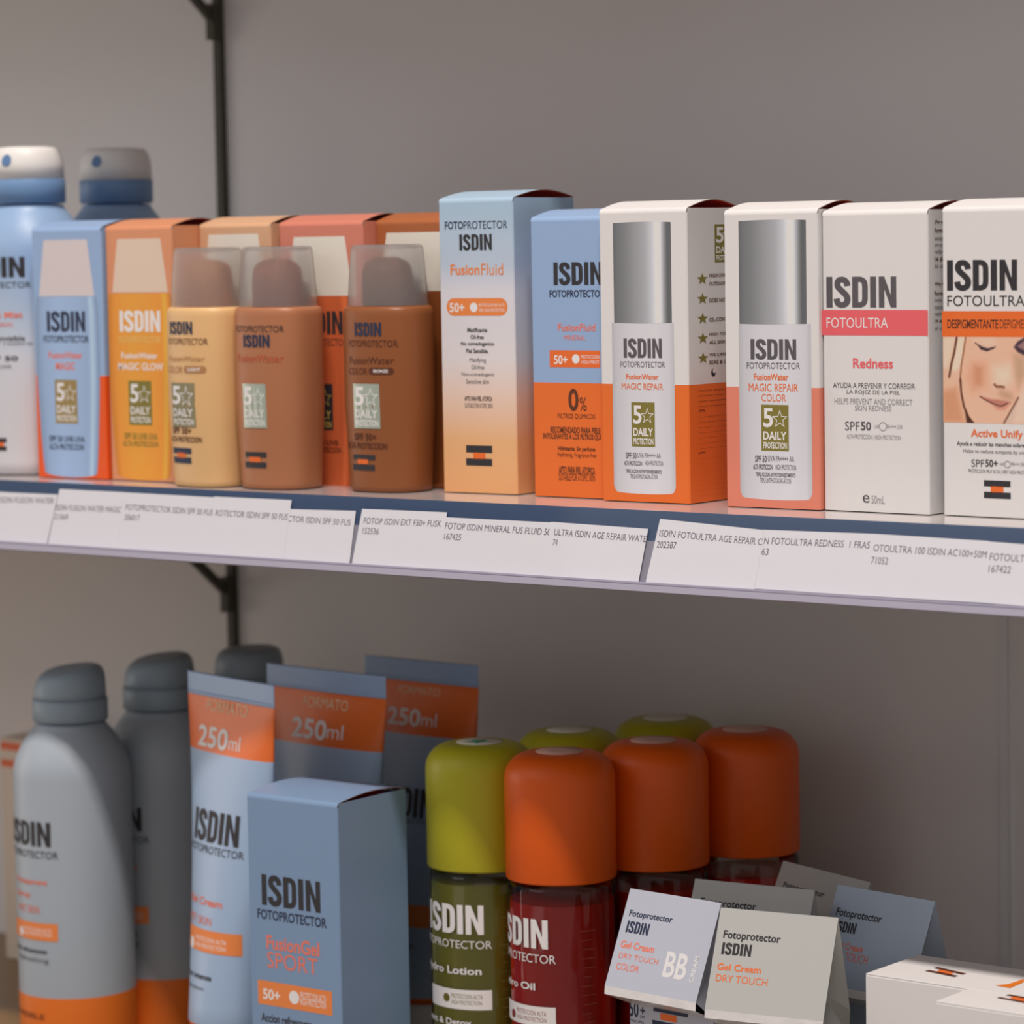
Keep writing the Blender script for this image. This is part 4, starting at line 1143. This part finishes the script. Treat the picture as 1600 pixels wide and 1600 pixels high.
# ------------------------------------------------------------------ squeeze tubes standing on their caps
M_TUBE = mat('tube_pale_blue', (146, 160, 182), 0.36, 0.5)
M_TUBESEAL = mat('tube_seal', (138, 154, 180), 0.34, 0.5)
M_TUBEOR = mat('tube_orange', (226, 96, 36), 0.34, 0.5)
def tube(loc, rot, w, items, items2, label):
    root = tag(empty('squeeze_tube', loc, rot), label, 'tube', 'squeeze tubes standing on the lower shelf')
    H = .2066
    def ab(z):
        t = max(0, min(1, (z - .037) / (H - .013 - .037)))
        a = .0245 + (w / 2 - .0245) * t; b = .0245 * (1 - t) ** .85 + .0010 * t
        return a, max(b, .0009)
    mb = MB(); zs = [.037, .040, .048, .06, .07, .08, .09, .10, .11, .12, .13, .14, .148, .155, .162, .1695, .173, .177, .1805, .184, .187, .190, .1918, .1936, .1955, H - .001, H]
    rings = []
    for z in zs:
        a, b = ab(z)
        if z < .0375: a -= .001; b -= .001
        rings.append(ring(a, b, z, 2.0, 64))
    mats = [M_TUBEOR if .169 < (zs[i] + zs[i + 1]) / 2 < .1955 else (M_TUBESEAL if zs[i] > .19 else M_TUBE) for i in range(len(zs) - 1)]
    mats = [M_TUBEOR if zs[i + 1] < .041 else m for i, m in enumerate(mats)]
    loft(mb, rings, mats)
    # pressed ridge where the end is welded
    a, b = ab(H - .012); loft(mb, [ring(a * .998, b + .0005, .1957, 2.0, 64), ring(a * .998, b + .0007, .1967, 2.0, 64), ring(a * .998, b + .0002, .1975, 2.0, 64)], M_TUBESEAL)
    def surf(u, v, o):
        a, b = ab(v); x = max(-.998, min(.998, u / a)); y = -b * sqrt(1 - x * x)
        nx, ny = x / a, y / (b * b) if b > 1e-6 else -1; nx = x * a / (a * a); ny = y / (b * b) ; L = sqrt((x / a) ** 2 + ny * ny) or 1
        o = o + .00009
        return (x * a + (x / a) / L * o, y + ny / L * o, v)
    pr = Printer(mb, surf, 2.0); pr.run(items)
    if items2: pr.run(items2)
    weld(mb.build('tube_body', root))
    mb = MB(); lathe(mb, [(.0225, .0004), (.0235, .002), (.0235, .035), (.022, .0370)], mat('tube_cap_white', (206, 200, 200), 0.4), 48); weld(mb.build('screw_cap', root))
    return root
tube((-.1954, .025, -.30), -14, .0770, DATA['tube5'], DATA['tube5b'], 'pale blue and orange squeeze tube, foremost and brightest of three marked 250ml')
tube((-.1749, .0711, -.30), -5, .0850, DATA['tube6'], [], 'squeeze tube in the middle of three marked 250ml, behind the blue carton')
tube((-.1573, .1232, -.30), -2, .0765, DATA['tube7'], DATA['tube7b'], 'squeeze tube at the back right of three marked 250ml, behind the yellow capped bottle')

# ------------------------------------------------------------------ lower shelf carton
M_SPORT = mat('card_pale_blue', (114, 132, 158), 0.4, 0.4)
carton((-.1476, -.0164, -.30), 1.2, .0553, .0500, .1610, M_SPORT, DATA['sport'], 'pale blue carton in front of the tubes on the lower shelf', bulge=.0022)
# the parcel at the left edge
root = tag(empty('cream_carton', (-.5200, .172, -.30), 0), 'cream carton with two orange stripes at the far left end of the lower shelf', 'carton')
mb = MB(); CR = mat('card_cream', (206, 184, 166), .5); STR = mat('card_stripe', (222, 96, 56), .5)
x1, y1, zt = .060, .040, .130
for z0, z1, mm_ in ((.0004, zt - .016, CR), (zt - .016, zt - .0115, STR), (zt - .0115, zt - .006, CR), (zt - .006, zt - .0012, STR), (zt - .0012, zt, CR)):
    box(mb, 0, 0, z0, x1, y1, z1, mm_)
Printer(mb, lambda u, v, o: (u, -o, v)).run([('t', 'Crema', 38, 82, 57, 86, 'tan3'), ('t', 'solar', 40, 76, 57, 80, 'tan3')])
mb.build('carton_body', root)
mb = MB(); bevel_box(mb, -.0004, -.0004, zt + .0001, x1 + .0004, y1 + .0004, zt + .0012, .0004, CR); mb.build('tuck_lid', root)

# ------------------------------------------------------------------ two-phase bottles with coloured caps
def hydro(loc, mcap, mliq, level, items, label, disc_m, motif):
    root = tag(empty('capped_bottle', loc), label, 'bottle', 'round bottles with tall coloured caps on the lower shelf')
    r = .0246
    mb = MB(); lathe(mb, [(.0215, .0004), (.0238, .002), (r, .006), (r, .1215), (.0238, .1238), (.0215, .1248), (.0190, .1252)], clear('bottle_clear', (.97, .96, .94)) if 'bottle_clear' not in MATS else MATS['bottle_clear'], 64)
    shell = weld(mb.build('bottle_body', root))
    mb = MB(); ri = .0237; lathe(mb, [(.0205, .003), (.0228, .0045), (ri, .008), (ri, level), (ri - .0003, level + .0002)], mliq, 64); weld(mb.build('liquid', root))
    if items:
        mb = MB()
        def surf(u, v, o):
            a = radians(-20) + u / r; rr = r + o + .00008
            return (rr * sin(a), -rr * cos(a), v)
        pr = Printer(mb, surf, 1.5); pr.run(items)
        for i in range(12):   # rows of small print round the right-hand side
            z = 104 - i * 4.2; pr.put(gridrect(33 + (i % 3) * .6, z, 41 - (i * 7 % 4) * .8, z + .4, 6), ink('liquid_print') if motif is None else ink('olive3'), 1)
        p = mb.build('printed_label', root)
    mb = MB(); cr = .0254
    prof = [(.0225, .1256), (cr - .0003, .1254), (cr, .1262), (cr, .171)]
    prof += [(cr - .0115 + .0115 * cos(a), .171 + .0115 * sin(a)) for a in (radians(k) for k in (12, 24, 36, 48, 60, 72, 82))]
    prof += [(.0128, .1826), (.006, .1827)]
    lathe(mb, prof, mcap, 72); cap = weld(mb.build('cap', root))
    mb = MB(); lathe(mb, [(.0108, .1827), (.0108, .18295), (.004, .1830)], disc_m, 48)
    if motif: Printer(mb, lambda u, v, o: (u, v, .18302 + o)).run(motif)
    weld(mb.build('top_sticker', cap))
    return root
CY = mat('cap_yellow', (166, 153, 28), 0.42, 0.4); CO = mat('cap_orange', (208, 80, 10), 0.42, 0.4)
LY = liquid('liquid_olive', (158, 146, 50), .15); LO = liquid('liquid_red', (200, 34, 16), .15)
SW = mat('sticker_pale', (214, 206, 180), 0.4); SP = mat('sticker_pink', (226, 160, 140), 0.4)
LEAF = [('c', '', -3, -1, 2, 3, 'leaf'), ('S', '', -6, -7, 6, 7, 'leaf')]
INK_RGB['liquid_print'] = (120, 44, 34)
INK_RGB['leaf'] = (84, 168, 130)
for (x, y, kind, it, lab) in ((-.0632, .0525, 'y', 1, 'bottle of olive liquid with yellow cap, foremost of the yellow capped ones'), (-.0500, .1040, 'y', 0, 'second yellow capped bottle, its cap edge showing behind the foremost orange cap'), (-.0330, .1590, 'y', 0, 'yellow capped bottle at the very back, between two orange caps'),
      (-.0145, .0500, 'o', 1, 'bottle of red oil with orange cap, foremost of the orange capped ones'), (.0030, .0990, 'o', 0, 'orange capped bottle in the middle of the orange capped row'), (.0205, .1490, 'o', 0, 'orange capped bottle at the back right end of the orange capped row')):
    hydro((x, y, -.30), CY if kind == 'y' else CO, LY if kind == 'y' else LO, .119 if kind == 'y' else .1155, (DATA['hydroY'] if kind == 'y' else DATA['hydroO']) if it else None, lab, SW if kind == 'y' else SP, LEAF if kind == 'y' and it else None)

# ------------------------------------------------------------------ display cartons with a slanted head
FOIL = mat('foil_band', (246, 240, 246), 0.25, 0.8, 0.1, noise=.12, scale=120, bump=.4)
FOILD = mat('foil_under', (190, 182, 182), 0.3, 0.5, 0.35)
def display_carton(k, x0, y0, x1, y1, items, body_items, wall, label):
    w = sqrt((x1 - x0) ** 2 + (y1 - y0) ** 2); ang = math.degrees(math.atan2(y1 - y0, x1 - x0))
    root = tag(empty('display_carton', (x0, y0, -.30), ang), label, 'carton', 'small cartons with slanted heads on the lower shelf')
    H = .1309; lz, ly = H - .040, -.018; fz = lz - .0036; by = -.004; bz = fz - .0065; ky, kz = .0125, H - .042; bk = .0165
    bi = .0022   # the body is a little narrower than the head
    mb = MB()
    # head: front panel, back panel, gusset sides folded inwards
    mb.add([(0, ly, lz), (w, ly, lz), (w, 0, H), (0, 0, H)], [(0, 1, 2, 3)], wall)
    mb.add([(0, 0, H), (w, 0, H), (w, ky, kz), (0, ky, kz)], [(0, 1, 2, 3)], wall)
    for x, s in ((0, 1), (w, -1)):
        c = (x + s * .007, -.002, lz + .008); top = (x, 0, H); fr = (x, ly, lz); bkp = (x, ky, kz); bot = (x + s * bi, by, bz); b2 = (x + s * bi, bk, bz - .004)
        f = [(0, 1, 2), (0, 2, 3), (1, 4, 2), (2, 4, 5), (2, 5, 3)]
        mb.add([top, fr, c, bkp, bot, b2], f if s < 0 else [tuple(reversed(q)) for q in f], wall)
    mb.add([(0, ky, kz), (w, ky, kz), (w - bi, bk, bz - .004), (bi, bk, bz - .004)], [(0, 1, 2, 3)], wall)
    v = Vector((0, -ly, H - lz)).normalized(); n = Vector((0, -v.z, v.y))
    pr = Printer(mb, lambda u, q, o: (u, ly + v.y * q + n.y * o, lz + v.z * q + n.z * o))
    pr.run(items)
    mb.build('slanted_head', root)
    mb = MB(); th = .0003
    mb.add([(0, ly, lz), (w, ly, lz), (w, ly - .0004, fz), (0, ly - .0004, fz)], [(3, 2, 1, 0)], FOIL)
    mb.add([(0, ly - .0004, fz), (w, ly - .0004, fz), (w - bi, by, bz), (bi, by, bz)], [(3, 2, 1, 0)], FOILD)
    mb.build('foil_lip', root)['label'] = 'silver foil lip under the slanted front'
    mb = MB(); box(mb, bi, by, .0004, w - bi, bk, bz, wall)
    if body_items: Printer(mb, lambda u, q, o: (u, by - o, q)).run(body_items)
    mb.build('carton_body', root)
    return root
HW = mat('card_silver_white', (162, 155, 149), 0.42, 0.45); HB = mat('card_blue_white', (150, 156, 170), 0.42, 0.45)
display_carton('BB', .0451, .022, .096, .0182, DATA['hBB'], DATA['bBB'], mat('card_cool_white', (164, 160, 169), 0.42, 0.45), 'slant-headed carton with silver BB CREAM lettering')
display_carton('gel', .101, .0105, .1535, .0206, DATA['hgel'], DATA['bgel'], HW, 'slant-headed carton at the front, fully seen, beside the one with silver lettering')
display_carton('mid', .0566, .055, .1145, .0629, DATA['hmid'], None, HW, 'slant-headed carton in the second row, behind the two front ones')
display_carton('blue', .1165, .0785, .1700, .0713, DATA['hblue'], None, HB, 'bluish slant-headed carton behind the white box with the striped mark')
display_carton('far', .0666, .1108, .1258, .0904, DATA['hfar'], None, HW, 'slant-headed carton furthest back, turned to the left, beside the orange caps')

# ------------------------------------------------------------------ white boxes at the lower right
def flat_poly(mb, pts, m, z, o): mb.add([(p[0] / 1000, p[1] / 1000, z + o) for p in pts], [tuple(range(len(pts)))], m)
def up(pts):
    a = sum(pts[i][0] * pts[(i + 1) % len(pts)][1] - pts[(i + 1) % len(pts)][0] * pts[i][1] for i in range(len(pts)))
    return pts if a > 0 else pts[::-1]
W1 = (.1713, .0128); H1 = .1111
root = tag(empty('white_carton', (*W1, -.30)), 'low white carton with a striped mark and an orange wedge on its top', 'carton', 'white cartons at the lower right')
mb = MB(); bevel_box(mb, 0, 0, .0003, .105, .0420, H1 - .0004, .0006, M_WHITE); mb.build('carton_body', root)
mb = MB(); bevel_box(mb, 0.0001, 0.0001, H1 - .0004, .1049, .0419, H1, .00018, M_WHITE)
for k, c in (('w_bar1', 'umber'), ('w_bar2', 'umber'), ('w_or', 'flame'), ('w_tri', 'amber3')):
    if c == 'amber3': INK_RGB['amber3'] = (206, 104, 20)
    flat_poly(mb, up(DATA[k]), ink(c), H1, .00012)
mb.build('lid', root)
root = tag(empty('white_carton', (W1[0] + .0485, W1[1] - .0256, -.30)), 'white carton cut by the lower right corner, in front of the other white one', 'carton', 'white cartons at the lower right')
mb = MB(); bevel_box(mb, 0, 0, .0003, .085, .0254, H1 - .0004, .0006, M_WHITE); mb.build('carton_body', root)
mb = MB(); bevel_box(mb, 0.0001, 0.0001, H1 - .0004, .0849, .0253, H1, .00018, M_WHITE)
for k, c in (('w2_bar1', 'umber'), ('w2_bar2', 'umber'), ('w2_or', 'flame')):
    flat_poly(mb, [(p[0] - 48.5, p[1] + 25.6) for p in up(DATA[k])], ink(c), H1, .00012)
mb.build('lid', root)
